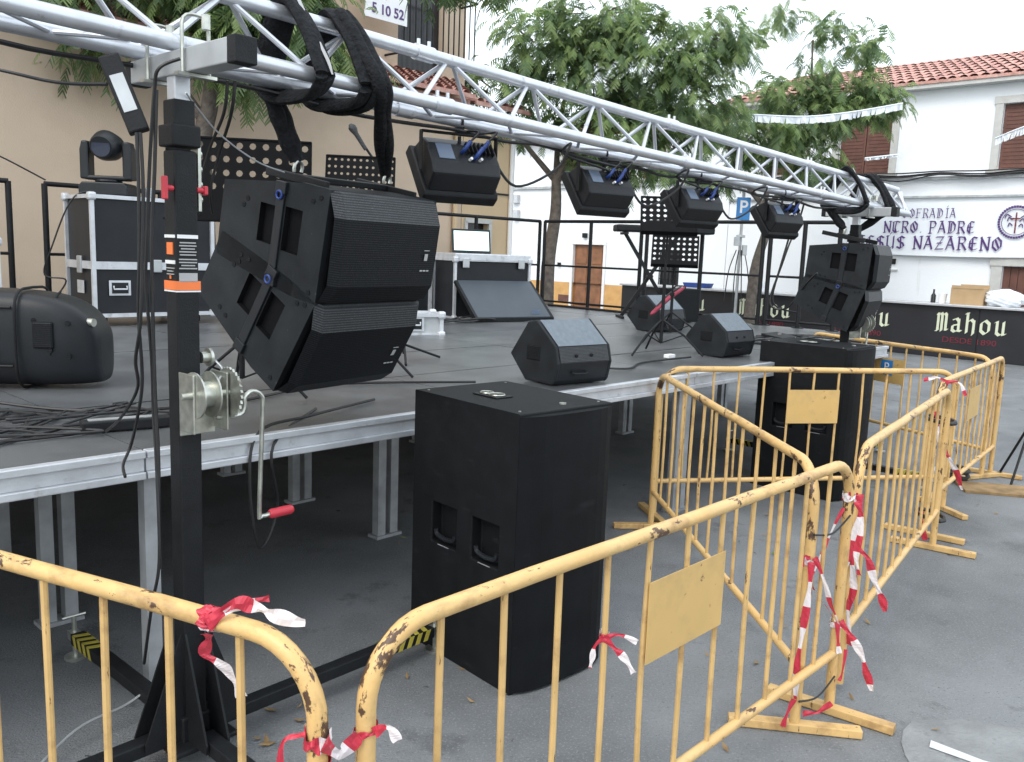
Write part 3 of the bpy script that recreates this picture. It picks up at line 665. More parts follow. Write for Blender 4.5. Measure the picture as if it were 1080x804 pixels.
# ================================================================== truss
T0=Vector((-1.24,2.8,2.503)); TDv=Vector((.667,.745,-.0203)); TNv=Vector((-.745,.667,0)); TA=math.atan2(.745,.667)
def T(s,off=0,z=0): return T0+TDv*s+TNv*off+Vector((0,0,z))
tr=thing('lighting_truss','long silver triangular lighting truss spanning the front of the stage','truss',(0,0,0),0)
SA0,SB0=-3.2,7.35
for off,z,nm in ((0,0,'chord'),(.25,0,'chord'),(.125,.225,'chord')):
    d=MB(); d.cyl(T(SA0,off,z),T(SB0,off,z),.0275,16); d.build(nm,M['truss'],tr,smooth=True)
P_=.545
d1=MB();d2=MB();d3=MB(); k=SA0+.08; 
while k<SB0-.1:
    for off,dm in ((0,d1),(.25,d2)):
        dm.cyl(T(k,off,.01),T(k+P_*.45,.125,.215),.0105,8); 
        if k+P_<SB0: dm.cyl(T(k+P_*.52,.125,.215),T(k+P_*.97,off,.01),.0105,8)
    d3.cyl(T(k,.02,0),T(k+P_*.47,.23,0),.009,8); 
    if k+P_<SB0: d3.cyl(T(k+P_*.5,.23,0),T(k+P_*.97,.02,0),.009,8)
    k+=P_
d1.build('front_brace',M['truss'],tr,smooth=True); d2.build('rear_brace',M['truss'],tr,smooth=True); d3.build('bottom_brace',M['truss'],tr,smooth=True)
for sj in (-1.0,1.35,3.35,5.35):
    for off,z in ((0,0),(.25,0),(.125,.225)):
        d=MB()
        d.cyl(T(sj-.05,off,z),T(sj+.05,off,z),.034,16); d.cyl(T(sj-.03,off,z+.03),T(sj-.03,off,z+.055),.008,8); d.cyl(T(sj+.03,off,z+.03),T(sj+.03,off,z+.055),.008,8)
        d.build('coupler',M['truss'],tr,smooth=True)
d=MB(); d.cyl(T(SB0,0,0),T(SB0,.25,0),.02,10); d.cyl(T(SB0,0,0),T(SB0,.125,.225),.016,10); d.cyl(T(SB0,.25,0),T(SB0,.125,.225),.016,10); d.build('end_frame',M['truss'],tr,smooth=True)
# ================================================================== lifting towers
def make_tower(label,loc,ztop,cut=0):
    t=thing('lifting_tower',label,'lifting tower',loc,TA,'crank lifting towers under the truss')
    d=MB(); d.box(0,0,1.16,.08,.08,2.0); mast=d.build('mast',M['blackmetal'],t,bevel=.008)
    d=MB(); d.box(0,0,ztop-.2,.075,.075,.13); d.box(0,0,ztop-.25,.1,.1,.07); d.build('mast_collar',M['blackmetal'],t,bevel=.006)
    d=MB(); d.box(0,0,ztop-.13,.055,.055,.14); d.build('inner_mast',M['alu'],t,bevel=.004)
    # labels on the two visible faces
    d=MB()
    for (y0,mi,zz,hh,ww) in ((0,0,1.88,.012,.09),(0,1,1.86,.004,.07),(0,1,1.85,.004,.075),(0,1,1.84,.004,.06),(0,1,1.83,.004,.075),(0,1,1.82,.004,.07),(0,1,1.805,.004,.078),(0,1,1.795,.004,.078),(0,1,1.785,.004,.06),(0,1,1.775,.004,.078),(0,1,1.745,.03,.08)): d.box(0,-.0415,zz,ww*.8,.003,hh,mi=mi)
    for (zz,hh,ww,mi) in ((1.88,.01,.085,0),(1.84,.04,.05,2),(1.795,.012,.08,0),(1.775,.003,.07,1),(1.765,.003,.05,1),(1.755,.003,.06,1),(1.745,.012,.01,2)): d.box(-.0415,0,zz,.003,ww*.8,hh,mi=mi)
    d.build('printed_label',[M['white'],M['greyprint'],M['orange']],mast)
    d=MB(); d.box(0,0,1.718,.086,.086,.03); d.build('orange_band',M['orange'],mast)
    d=MB(); d.box(0,0,1.699,.086,.086,.005); d.build('white_band',M['white'],mast)
    # crossbar across the truss (local +y points into the stage)
    d=MB(); d.box(0,-.1+cut/2,ztop-.025,.07,.74-cut,.075); cbar=d.build('crossbar',M['galv'],t,bevel=.004)
    d=MB(); d.box(0,-.49+cut,ztop-.025,.074,.05,.08); d.build('end_cap',M['blackmetal'],cbar,bevel=.004)
    d=MB(); d.box(0,.285,ztop-.025,.074,.04,.08); d.build('end_cap',M['blackmetal'],cbar,bevel=.004)
    for yy in (-.115,.12):
        d=MB()
        d.tube([(-.045,yy-.0,ztop-.07),(-.045,yy,ztop+.03),(-.04,yy,ztop+.1),(0,yy,ztop+.115),(.04,yy,ztop+.1),(.045,yy,ztop+.03),(.045,yy,ztop-.07)],.006,6,3)
        d.box(0,yy,ztop-.07,.13,.03,.01); d.cyl((.02,yy-.03,ztop+.07),(.02,yy-.03,ztop+.115),.014,8)
        d.build('clamp',M['zinc'],t,smooth=True)
    # base and outriggers
    d=MB(); d.box(0,0,.09,.24,.24,.02); d.box(0,0,.13,.13,.13,.12); d.build('base',M['blackmetal'],t,bevel=.006)
    d=MB()
    for a in range(4):
        X=Matrix.Rotation(R(90*a),4,'Z'); d.prism([(.05,.1),(.19,.1),(.19,.13),(.053,.5)],-.045,-.037,'y',X=X); d.prism([(.05,.1),(.19,.1),(.19,.13),(.053,.5)],.037,.045,'y',X=X)
    d.build('gusset',M['blackmetal'],t)
    for a,L_ in ((0,1.08),(90,.92),(180,.8),(270,.66)):
        X=Matrix.Rotation(R(a),4,'Z')
        d=MB(); d.box(.1+L_/2,0,.11,L_,.06,.05,X=X); o=d.build('outrigger',M['blackmetal'],t,bevel=.005)
        d=MB(); 
        for k in range(4):
            d.prism([(L_-.12+.05*k,-.03),(L_-.095+.05*k,-.03),(L_-.075+.05*k,.03),(L_-.1+.05*k,.03)],.1355,.137,'z',X=X)
        for k in range(4):
            d.prism([(L_-.12+.05*k,.087),(L_-.095+.05*k,.087),(L_-.075+.05*k,.135),(L_-.1+.05*k,.135)],-.032,-.0305,'y',X=X)
            d.prism([(L_-.12+.05*k,.087),(L_-.095+.05*k,.087),(L_-.075+.05*k,.135),(L_-.1+.05*k,.135)],.0305,.032,'y',X=X)
        d.build('hazard_stripe',M['hazard'],o)
        d=MB(); d.cyl(X@Vector((L_+.13,0,.012)),X@Vector((L_+.13,0,.2)),.011,8); d.cyl(X@Vector((L_+.13,0,.002)),X@Vector((L_+.13,0,.016)),.045,20); d.box(L_+.13,0,.11,.05,.04,.04,X=X); d.cyl(X@Vector((L_+.13,-.05,.2)),X@Vector((L_+.13,.05,.2)),.006,6)
        d.build('levelling_foot',M['zinc'],o,smooth=True)
    # winch on the audience side (local -y) and crank (local +x)
    wz=1.33; X=Matrix.Translation((.02,-.044,wz))
    d=MB(); d.box(-.06,-.05,0,.008,.1,.2,X=X); d.box(.06,-.05,0,.008,.1,.2,X=X); d.box(0,-.004,-.02,.128,.008,.2,X=X); wf=d.build('winch_frame',M['zinc'],t,bevel=.003)
    d=MB(); d.cyl((-.052+.02,-.13,wz+.03),(.0+.02,-.13,wz+.03),.045,20); d.cyl((-.056+.02,-.13,wz+.03),(-.05+.02,-.13,wz+.03),.078,28); d.cyl((.0+.02,-.13,wz+.03),(.006+.02,-.13,wz+.03),.078,28); d.cyl((-.08,-.13,wz+.03),(.12,-.13,wz+.03),.012,10)
    d.build('drum',M['zinc'],t,smooth=True)
    d=MB(); ring=[]; n_=56
    for i in range(n_):
        a=2*math.pi*i/n_; rr=.088 if i%2 else .081; ring.append((-.13+rr*math.cos(a),wz+.03+rr*math.sin(a)))
    d.prism(ring,.088,.096,'x'); d.build('gear_wheel',M['zinc'],t)
    d=MB(); d.tube([(.06,-.1,wz-.06),(.15,-.1,wz-.06),(.17,-.1,wz-.03),(.17,-.1,wz+.0),(.2,-.1,wz+.02),(.235,-.1,wz-.0),(.24,-.1,wz-.06),(.225,-.1,wz-.42),(.235,-.1,wz-.445),(.27,-.1,wz-.445)],.0085,8,3); ck=d.build('crank',M['zinc'],t,smooth=True)
    d=MB(); d.tube([(.265,-.1,wz-.445),(.275,-.1,wz-.445),(.355,-.1,wz-.445),(.365,-.1,wz-.445)],[.014,.018,.018,.013],14); d.build('crank_grip',M['red'],ck,smooth=True)
    # side bracket with bolts and red knobs near the top
    d=MB(); d.box(.056,0,ztop-.38,.012,.05,.22); 
    for k in range(4): d.cyl((.06,0,ztop-.3-.05*k),(.075,0,ztop-.3-.05*k),.011,8)
    d.build('bolt_plate',M['zinc'],t,bevel=.002)
    for sx_ in (-1,1):
        d=MB(); d.cyl((sx_*.04,-.03,ztop-.42),(sx_*.065,-.03,ztop-.42),.01,8); d.box(sx_*.07,-.03,ztop-.42,.014,.025,.075 if sx_<0 else .03); d.build('locking_knob',M['red'],t,bevel=.006)
    d=MB(); d.cyl((.05,-.02,1.47),(.09,-.02,1.47),.02,14); d.cyl((.075,-.02,1.47),(.085,-.02,1.47),.032,20); d.build('pulley',M['zinc'],t,smooth=True)
    d=MB(); d.tube([(.085,-.03,1.47),(.1,-.08,1.43),(.05,-.13,1.4)],.004,6,4); d.build('wire_rope',M['galv'],t)
    return t
make_tower('black crank lifting tower in the foreground with silver winch and red crank handle',(-1.125,2.93,0),2.455,.1)
tw2=T(6.42,.125,0)
make_tower('black crank lifting tower at the far end behind the far subwoofer',(tw2.x,tw2.y,0),tw2.z-.028,.17)
# ================================================================== line array speakers
def make_array(label,loc,rz,tilt,group='black speakers hung in pairs from the truss'):
    """local: +x along the width (away from camera), -y the grille, +y back, origin at top front edge centre"""
    r_=thing('hanging_speaker',label,'speaker',loc,rz,group); Xt=Matrix.Rotation(tilt,4,'X')
    W=.66; H=.46; D=.66
    r_.rotation_euler=(tilt,0,rz); r_.rotation_mode='XYZ'
    prof=[(.035,0),(.0,-.02),(-.02,-.12),(0,-H+.05),(.02,-H),(.2,-H),(D,-H+.07),(D,-.07),(.2,0)]
    # prof as (y,z)
    d=MB(); n_=len(prof)
    inner=[(.035,0),(.035,-H),(.2,-H),(D,-H+.07),(D,-.07),(.2,0)]
    d.prism([(y,z) for y,z in inner],-W/2+.03,W/2-.03,'x'); d.build('body',M['blackpaint'],r_,bevel=.008)
    for sx_ in (-1,1):
        p=MB(); n2=len(inner)
        # side cheek with two handle recesses
        xo=sx_*W/2
        hol=[(.17,.27,-.29,-.11,.05),(.33,.42,-.28,-.12,.05)]
        ys=[.035,.17,.27,.33,.42,D]; 
        def ztop(y): return 0 if y<=.2 else -.07*(y-.2)/(D-.2)
        def zbot(y): return -H if y<=.2 else -H+.07*(y-.2)/(D-.2)
        for i in range(len(ys)-1):
            a,b_=ys[i],ys[i+1]; rec=[q for q in hol if abs(q[0]-a)<1e-6]
            if rec:
                q=rec[0]; 
                p.quad((xo,a,q[3]),(xo,b_,q[3]),(xo,b_,ztop(b_)),(xo,a,ztop(a))); p.quad((xo,a,zbot(a)),(xo,b_,zbot(b_)),(xo,b_,q[2]),(xo,a,q[2]))
                xi=xo-sx_*.028
                p.quad((xi,a,q[2]),(xi,b_,q[2]),(xi,b_,q[3]),(xi,a,q[3]),1)
                p.quad((xo,a,q[2]),(xi,a,q[2]),(xi,a,q[3]),(xo,a,q[3]),1);p.quad((xo,b_,q[2]),(xi,b_,q[2]),(xi,b_,q[3]),(xo,b_,q[3]),1)
                p.quad((xo,a,q[2]),(xo,b_,q[2]),(xi,b_,q[2]),(xi,a,q[2]),1);p.quad((xo,a,q[3]),(xo,b_,q[3]),(xi,b_,q[3]),(xi,a,q[3]),1)
            else: p.quad((xo,a,zbot(a)),(xo,b_,zbot(b_)),(xo,b_,ztop(b_)),(xo,a,ztop(a)))
        xi=xo-sx_*.03
        for i in range(n2):
            a=inner[i];b_=inner[(i+1)%n2]; p.quad((xo,*a),(xo,*b_),(xi,*b_),(xi,*a))
        ck=p.build('side_panel',[M['cheek'],M['standblack']],r_,weld=True)
        q=MB(); q.box(xo+sx_*.004,.30,-H/2,.012,.045,H-.04); q.box(xo+sx_*.006,.30,-.04,.02,.06,.05); q.box(xo+sx_*.006,.30,-H+.04,.02,.06,.05); q.build('rigging_bar',M['plastic'],ck,bevel=.003)
        q=MB()
        for (yy,zz) in ((.08,-.04),(.12,-.06),(.08,-H+.04),(.50,-.12),(.52,-.15),(.5,-H+.1),(.45,-H+.09)): q.cyl((xo-sx_*.002,yy,zz),(xo+sx_*.003,yy,zz),.011,10)
        q.build('screw',M['grille'],ck)
        q=MB()
        for zz in (-.07,):
            q.tube([(xo+sx_*.016,.30+.016*math.cos(a_),zz+.016*math.sin(a_)) for a_ in [i*math.pi/5 for i in range(11)]],.005,6)
        q.build('quick_pin',M['blue'],ck,smooth=True)
    # grille: bent front
    d=MB(); xs=[-W/2+.0,-W/2+.035,W/2-.035,W/2]
    zs=[(0.0,.03),(-.012,.006),(-.10,-.035),(-H+.09,-.045),(-H+.02,-.01),(-H,.03)]
    for i in range(3):
        for j in range(len(zs)-1):
            def P(x,e,z,y): return (x,y+(.03 if e else 0),z)
            x0,x1=xs[i],xs[i+1]; e0=(i==0); e1=(i==2)
            d.quad(P(x0,e0,*zs[j]),P(x1,e1,*zs[j]),P(x1,e1,*zs[j+1]),P(x0,e0,*zs[j+1]),1 if j in (0,1) else 0)  # upper band in lighter grey: light on the up-tilted faces put into colour
    d.build('grille',[M['grille'],M['grille_band']],r_,weld=True)
    d=MB()
    for k in range(3): d.box(W/2-.13+.022*k,-.046,-.30,.016,.002,.006)
    d.box(W/2-.11,-.046,-.24,.02,.002,.03); d.box(W/2-.11,-.046,-.21,.035,.002,.003)
    d.build('badge',M['greyprint'],r_)
    return r_
PH=R(57)
e_=Vector((math.cos(PH),math.sin(PH),0)); bk=Vector((-math.sin(PH),math.cos(PH),0))
a1=Vector((-.70,3.40,2.075))+e_*.33
def rig(base,lab1,lab2,ph,ta=11,tb_=33,sc=1):
    e=Vector((math.cos(ph),math.sin(ph),0)); b_=Vector((-math.sin(ph),math.cos(ph),0))
    t1=R(ta); x1=make_array(lab1,base,ph,t1); x1.scale=(sc,sc,sc)
    # bottom front edge of the upper box
    H=.467*sc
    q=base+b_*(H*math.sin(t1))+Vector((0,0,-H*math.cos(t1)))
    x2=make_array(lab2,q,ph,R(tb_)); x2.scale=(sc,sc,sc)
    return base,e,b_
rig(a1,'upper of the two large black speakers hanging beside the foreground tower','lower tilted one of the two large black speakers hanging beside the foreground tower',PH)
a2=at(933,259,7.55)
rig(a2,'upper of the two far black speakers hanging at the far end of the truss','lower of the two far black speakers hanging at the far end of the truss',PH-R(2),4,19,.84)
# flying frames and slings
def slings(base,ph,s1,s2,lab,lab2,seed,ts):
    e=Vector((math.cos(ph),math.sin(ph),0)); b_=Vector((-math.sin(ph),math.cos(ph),0))
    fr=thing('flying_frame',lab2,'rigging frame',base+b_*.29+Vector((0,0,.045)),ph); fr.rotation_euler=(R(11),0,ph)
    d=MB(); d.box(-.27,0,.015,.02,.36,.035); d.box(.27,0,.015,.02,.36,.035); d.box(0,.0,.02,.52,.035,.025); d.build('bar',M['blackmetal'],fr,bevel=.004)
    for x in (-.27,.27):
        d=MB(); d.tube([(x+.022*math.cos(a),.0,.055+.03*math.sin(a)) for a in [i*math.pi/6-.5 for i in range(9)]],.007,6); d.build('shackle',M['zinc'],fr,smooth=True)
    for k,(ss,dx) in enumerate(((s1,-.27),(s2,.27))):
        p=base+b_*.29+e*dx+Vector((0,0,.13))
        d=MB()
        r_=.042
        def bl(o_,g_): return [T(ss+o_+.02,-.045-g_,.0),T(ss+o_,.02,.15+g_),T(ss+o_-.02,.10,.258+g_),T(ss+o_-.02,.15,.258+g_),T(ss+o_-.01,.235+g_,.15),T(ss+o_,.30+g_,.0),T(ss+o_+.02,.24,-.05-g_),T(ss+o_+.03,.03,-.055-g_),T(ss+o_+.02,-.045-g_,-.01)]
        d.tube(bl(0,0),.056,10,6,flat=.36)
        d.tube(bl(.035 if k else -.03,.018),.03,10,6,flat=.5)
        start=T(ss+.07,-.06,.0) if k else T(ss+.0,.29,-.02)
        for q_ in (-.014,.014):
            o2=e*q_
            pts=([T(ss-.01,.10,.27)+o2,T(ss+.03,.01,.15)+o2*1.5] if k else [])+[start+o2,start.lerp(p,.3)+o2*1.5+b_*q_*.5,start.lerp(p,.7)+o2*.9-b_*q_*.5,p+o2*.3]
            d.tube(pts,lambda t:.034*(1-.25*t)*(1+.1*math.sin(t*19)),10,6)
        if k==0 and ts==0:
            d.ribbon([T(ss-.015,.09,.29),T(ss+.005,.03,.19),T(ss+.02,-.04,.075),T(ss+.03,-.075,.0)],.018,(1,1),.03,6,0,tuple(TDv))
        tag(d.build('round_sling',[M['sling'],M['greyprint']],smooth=True),lab[k],'sling','black slings holding the speakers')
slings(a1,PH,.70,.90,('black round sling with a pale strip, nearest the foreground tower, tied over the truss','thick plain black round sling hanging straight down beside the nearest stage light'),'black rigging frame on top of the near hanging speakers',1,0)
slings(a2,PH,6.15,6.65,('left black round sling above the far hanging speakers','right black round sling wrapped over the far end of the truss'),'black rigging frame on top of the far hanging speakers',2,0)
# ================================================================== stage lights on the truss
def make_light(label,s,rz,tilt,drop=.17):
    r_=thing('stage_light',label,'stage light',T(s,.25,-.03),rz,'wash lights hung under the truss')
    d=MB(); W=.40
    yk=MB(); zt=-.03
    yk.box(0,0,zt,W+.05,.035,.012); 
    for sx_ in (-1,1): yk.box(sx_*(W/2+.022),0,zt-.1,.008,.035,.2)
    yk.build('yoke',M['blackmetal'],r_,bevel=.003)
    cl=MB(); cl.box(0,0,.0,.04,.03,.07); cl.cyl((0,0,-.04),(0,0,-.08),.01,8); cl.tube([(0,.035*math.cos(a),.03+.035*math.sin(a)) for a in [i*math.pi/6-.6 for i in range(9)]],.008,6); cl.build('hook_clamp',M['blackmetal'],r_)
    X=Matrix.Translation((0,0,zt-.15))@Matrix.Rotation(tilt,4,'X')
    r_.scale=(.9,.9,.9) if s<2 else (.83,.83,.83)
    # body: local z up = back side with connectors; lens faces -z
    d=MB(); d.prism([(-.15,-.06),(.15,-.06),(.12,.05),(.06,.075),(-.06,.075),(-.12,.05)],-W/2,W/2,'x',X=X); bd=d.build('body',M['plastic'],r_,bevel=.01)
    d=MB(); d.prism([(-.17,-.13),(.17,-.13),(.17,-.07),(.15,-.055),(-.15,-.055),(-.17,-.07)],-W/2-.02,W/2+.02,'x',X=X); d.build('hood',M['blackmetal'],r_,bevel=.008)
    d=MB(); d.box(0,0,-.134,W-.04,.26,.006,X=X); d.build('lens',M['lens'],bd)
    d=MB(); d.box(-.11,0.005,.077,.09,.1,.004,X=X); d.build('data_plate',M['steelblue'],bd)
    d=MB()
    for k in range(7): d.box(.02+.025*k,.03,.085,.006,.07,.03,X=X)
    d.build('heat_sink',M['blackmetal'],bd)
    d=MB()
    for k,(cx_,cy_) in enumerate(((-.01,.01),(.05,-.03),(.1,.02))): d.tube([X@Vector((cx_,cy_,.07)),X@Vector((cx_,cy_-.01,.11)),X@Vector((cx_+.03,cy_+.02,.14))],.011,10,3)
    d.build('connector',M['blue'],bd,smooth=True)
    d=MB()
    for k in range(2): d.tube([X@Vector((.02+.06*k,-.04,.07)),X@Vector((.02+.06*k,-.05,.1))],.008,8)
    d.build('plug',M['white'],bd,smooth=True)
    for k,(cx_,cy_) in enumerate(((-.01,.01),(.1,.02))):
        d=MB(); d.tube([X@Vector((cx_+.03,cy_+.02,.14)),X@Vector((cx_+.07,cy_+.05,.18)),X@Vector((cx_+.05,.12,.12)),Vector((cx_*.3,.02,-.02))],.0065,6,5); d.build('lead',M['rubber'],bd,smooth=True)
    return r_
LR=TA
LS=((1.70,'stage light nearest the hanging speakers, largest of the four under the truss'),(2.86,'stage light between the tree trunk and the music stands'),(3.92,'stage light directly above the perforated music stands'),(5.2,'stage light farthest along the truss, above the bar lettering'))
for i,(s_,lab) in enumerate(LS): make_light('black '+lab,s_,TA-R(17) if i==0 else TA-R(14),R(52))
# cables along the truss: one feed between each pair of lights
def cable(name,label,pts,r=.006,group=None,k=7,m='rubber',cat='cable'):
    d=MB(); d.tube(pts,r,6,k); return tag(d.build(name,M[m],smooth=True),label,cat,group)
Vz=lambda z:Vector((0,0,z))
for i in range(3):
    a=T(LS[i][0]+.06,.2,-.17); b_=T(LS[i+1][0]-.02,.2,-.15)
    cable('power_cable','black cable looping between stage lights '+('one and two, left of the tree fork','over the perforated stands','over the parking sign')[i],[a,a+Vz(.03)+TDv*.1,T(LS[i][0]+.3,.15,-.27),T(LS[i][0]+.55,.1,-.16),T(LS[i][0]+.6,.05,-.03),T(LS[i][0]+.8,.25,-.05),b_+Vz(.05),b_],.007,'cables between the stage lights')
pts=[]
for k in range(26): pts.append(T(-.5+k*.31,.22+random.uniform(-.04,.05),-.035+random.uniform(-.035,.01)))
cable('trunk_cable','black cable run tied along the underside of the truss',pts,.009,k=4)
pts=[T(5.45,.25,-.05),at(835,240,8.0),at(822,285,8.0),at(812,320,8.0),at(830,325,7.9),at(850,300,7.6),at(862,288,7.4)]
cable('signal_cable','black cable hanging from the truss and looping to the far speakers',pts,.009)
cable('signal_cable','second black cable hanging straight down left of the far speakers',[T(5.6,.25,-.05),at(842,235,8.0),at(828,270,8.0),at(815,318,8.0),at(840,330,8)],.008)
# transformer stick hanging at left of the tower
tf=thing('power_supply','black power supply with grey label hanging crooked from the truss beside the tower','power supply',at(131,100,2.75),0)
X=Matrix.Rotation(R(-22),4,'Y')@Matrix.Rotation(R(20),4,'Z')
d=MB(); d.box(0,0,0,.062,.045,.24,X=X); d.build('housing',M['blackmetal'],tf,bevel=.006)
d=MB(); d.box(0,-.0235,0,.04,.002,.115,X=X); d.build('data_label',M['galv'],tf)
cable('power_cable','black cable running in from the left edge to the hanging power supply',[at(-60,62,2.9),at(0,74,2.85),at(60,87,2.8),at(113,89,2.76)],.006)
cable('guy_wire','thin dark wire running down from the left edge to the stage rail',[at(-40,150,6),at(0,165,6.2),at(48,190,6.4)],.006)
cable('guy_wire','thin grey safety wire slanting from the foreground tower head over the music stand',[at(196,98,2.9),at(230,140,3.1),at(270,170,3.3),at(300,182,3.5)],.003,m='galv')
# cables hanging down by the tower to the deck and floor
zs=[100,160,250,340,420,470,540,610,700,750]
def hang(lab,pts,r=.0055,g_='cables hanging down beside the foreground tower'): cable('hanging_cable',lab,[at(*p) for p in pts],r,g_)
hang('black cable hanging farthest left of the foreground tower',[(144,140,2.72),(146,190,2.72),(147,260,2.73),(146,330,2.75),(150,400,2.8),(145,440,2.85),(138,470,2.95),(130,490,2.9),(132,503,2.82)])
hang('black cable hanging second from left beside the foreground tower',[(148,140,2.72),(151,200,2.72),(150,270,2.73),(148,340,2.74),(143,380,2.8),(145,410,2.85),(128,440,3.0),(112,455,3.2)])
hang('black cable hanging against the left edge of the foreground tower mast',[(165,95,2.78),(163,180,2.78),(160,260,2.79),(163,400,2.8),(167,480,2.8),(168,560,2.78),(170,600,2.78)],.006)
hang('looped black cable from the truss crossbar down to the deck left of the mast',[(190,62,2.7),(168,72,2.68),(163,95,2.7),(158,170,2.74),(155,250,2.76),(154,300,2.78),(160,380,2.82),(162,440,2.83),(165,490,2.8),(168,590,2.75),(160,640,2.78),(152,700,2.9)],.0055)
for k,(u0,u1) in enumerate(((240,210),(248,222))):
    cable('hanging_cable',('black cable','second black cable')[k]+' dropping from the truss behind the mast to the perforated stand',[at(u0,85,3.0),at(u0-4,120,3.05),at(u1+10,160,3.3),at(u1,200,4.0),at(u1+2,225,4.2)],.006,'cables dropping to the large perforated stand')
# ================================================================== subwoofers
SUBX=Vector((.391,.353,0)).normalized(); SUBA=math.atan2(SUBX.y,SUBX.x)
def make_sub(label,corner,rz,Hs=1.22):
    """origin at the corner between grille and handle side; local +x along grille, +y into the depth"""
    W,D=.555,.76
    r_=thing('subwoofer',label,'subwoofer',corner,rz,'large black subwoofers on the ground')
    d=MB(); g0=.035
    # left side (x=0) with two handle recesses, built as plate in YZ
    X=Matrix(((0,1,0,0),(-1,0,0,0),(0,0,1,0),(0,0,0,1)))  # local plate x->-y ... placed so that plate runs back to front
    X=Matrix.Translation((0,D,0))@Matrix.Rotation(R(-90),4,'Z')
    hz=.53
    holeplate(d,D-g0,Hs,0,[(.15,.33,hz,hz+.19,.06),(.44,.62,hz,hz+.19,.06)],0,X)
    X2=Matrix.Translation((W,g0,0))@Matrix.Rotation(R(90),4,'Z')
    holeplate(d,D-g0,Hs,0,[(.15,.33,hz,hz+.19,.06),(.44,.62,hz,hz+.19,.06)],0,X2)
    d.quad((0,g0,0),(W,g0,0),(W,D,0),(0,D,0)); d.quad((0,D,0),(W,D,0),(W,D,Hs),(0,D,Hs)); d.quad((0,g0,0),(W,g0,0),(W,g0,Hs),(0,g0,Hs))
    # top with pole cup
    d.quad((0,g0,Hs),(W,g0,Hs),(W,D,Hs),(0,D,Hs))
    d.build('cabinet',M['blackpaint'],r_,weld=True,bevel=.006)
    d=MB()
    for (a,b_) in ((.15,.33),(.44,.62)):
        for xx in (.012,W-.012):
            y=D-(a+b_)/2; d.tube([(xx,y-.07,hz+.06),(xx,y-.06,hz+.035),(xx,y,hz+.025),(xx,y+.06,hz+.035),(xx,y+.07,hz+.06)],.011,8,4)
    d.build('handle',M['plastic'],r_,smooth=True)
    d=MB()
    for (a,b_) in ((.15,.33),(.44,.62)):
        y=D-(a+b_)/2
        for xx in (-.001,W+.001): d.box(xx,y,hz-.004,.003,.08,.003)
    d.build('handle_trim',M['galv'],r_)
    d=MB(); n_=10; ar=[]
    for i in range(n_+1):
        t=i/n_; x=W*t; ar.append((x,g0-.002-.045*(1-(2*t-1)**4)))
    for i in range(n_):
        (x0,y0),(x1,y1)=ar[i],ar[i+1]; d.quad((x0,y0,.012),(x1,y1,.012),(x1,y1,Hs-.012),(x0,y0,Hs-.012))
    d.add([(x,y,Hs-.012) for x,y in ar],[tuple(range(n_+1))[::-1]]); d.add([(x,y,.012) for x,y in ar],[tuple(range(n_+1))])
    d.build('grille',M['sub_grille'],r_,weld=True)
    d=MB(); d.box(.2,.44,Hs+.004,.1,.17,.006); d.build('pole_socket',M['blackmetal'],r_,bevel=.02)
    d=MB()
    for y0,ww in ((.41,.036),(.48,.03)):
        d.tube([(.2+ww*math.cos(a),y0+ww*math.sin(a),Hs+.01) for a in [i*math.pi/8 for i in range(17)]],.004,5)
    d.build('socket_ring',M['zinc'],r_,smooth=True)
    d=MB(); d.cyl((.33,.12,Hs),(.33,.12,Hs+.006),.016,12)
    for x,y in ((.04,.08),(W-.04,.08),(.04,D-.05),(W-.04,D-.05)): d.cyl((x,y,Hs),(x,y,Hs+.003),.006,8)
    d.build('screw',M['zinc'],r_)
    return r_
s1=make_sub('large black subwoofer in the foreground between the stage and the nearest barriers',(.061,3.411,0),SUBA)
dup(s1,'black subwoofer farther back, standing behind the rear barrier plaque',(2.60,6.62,0),SUBA+R(4))
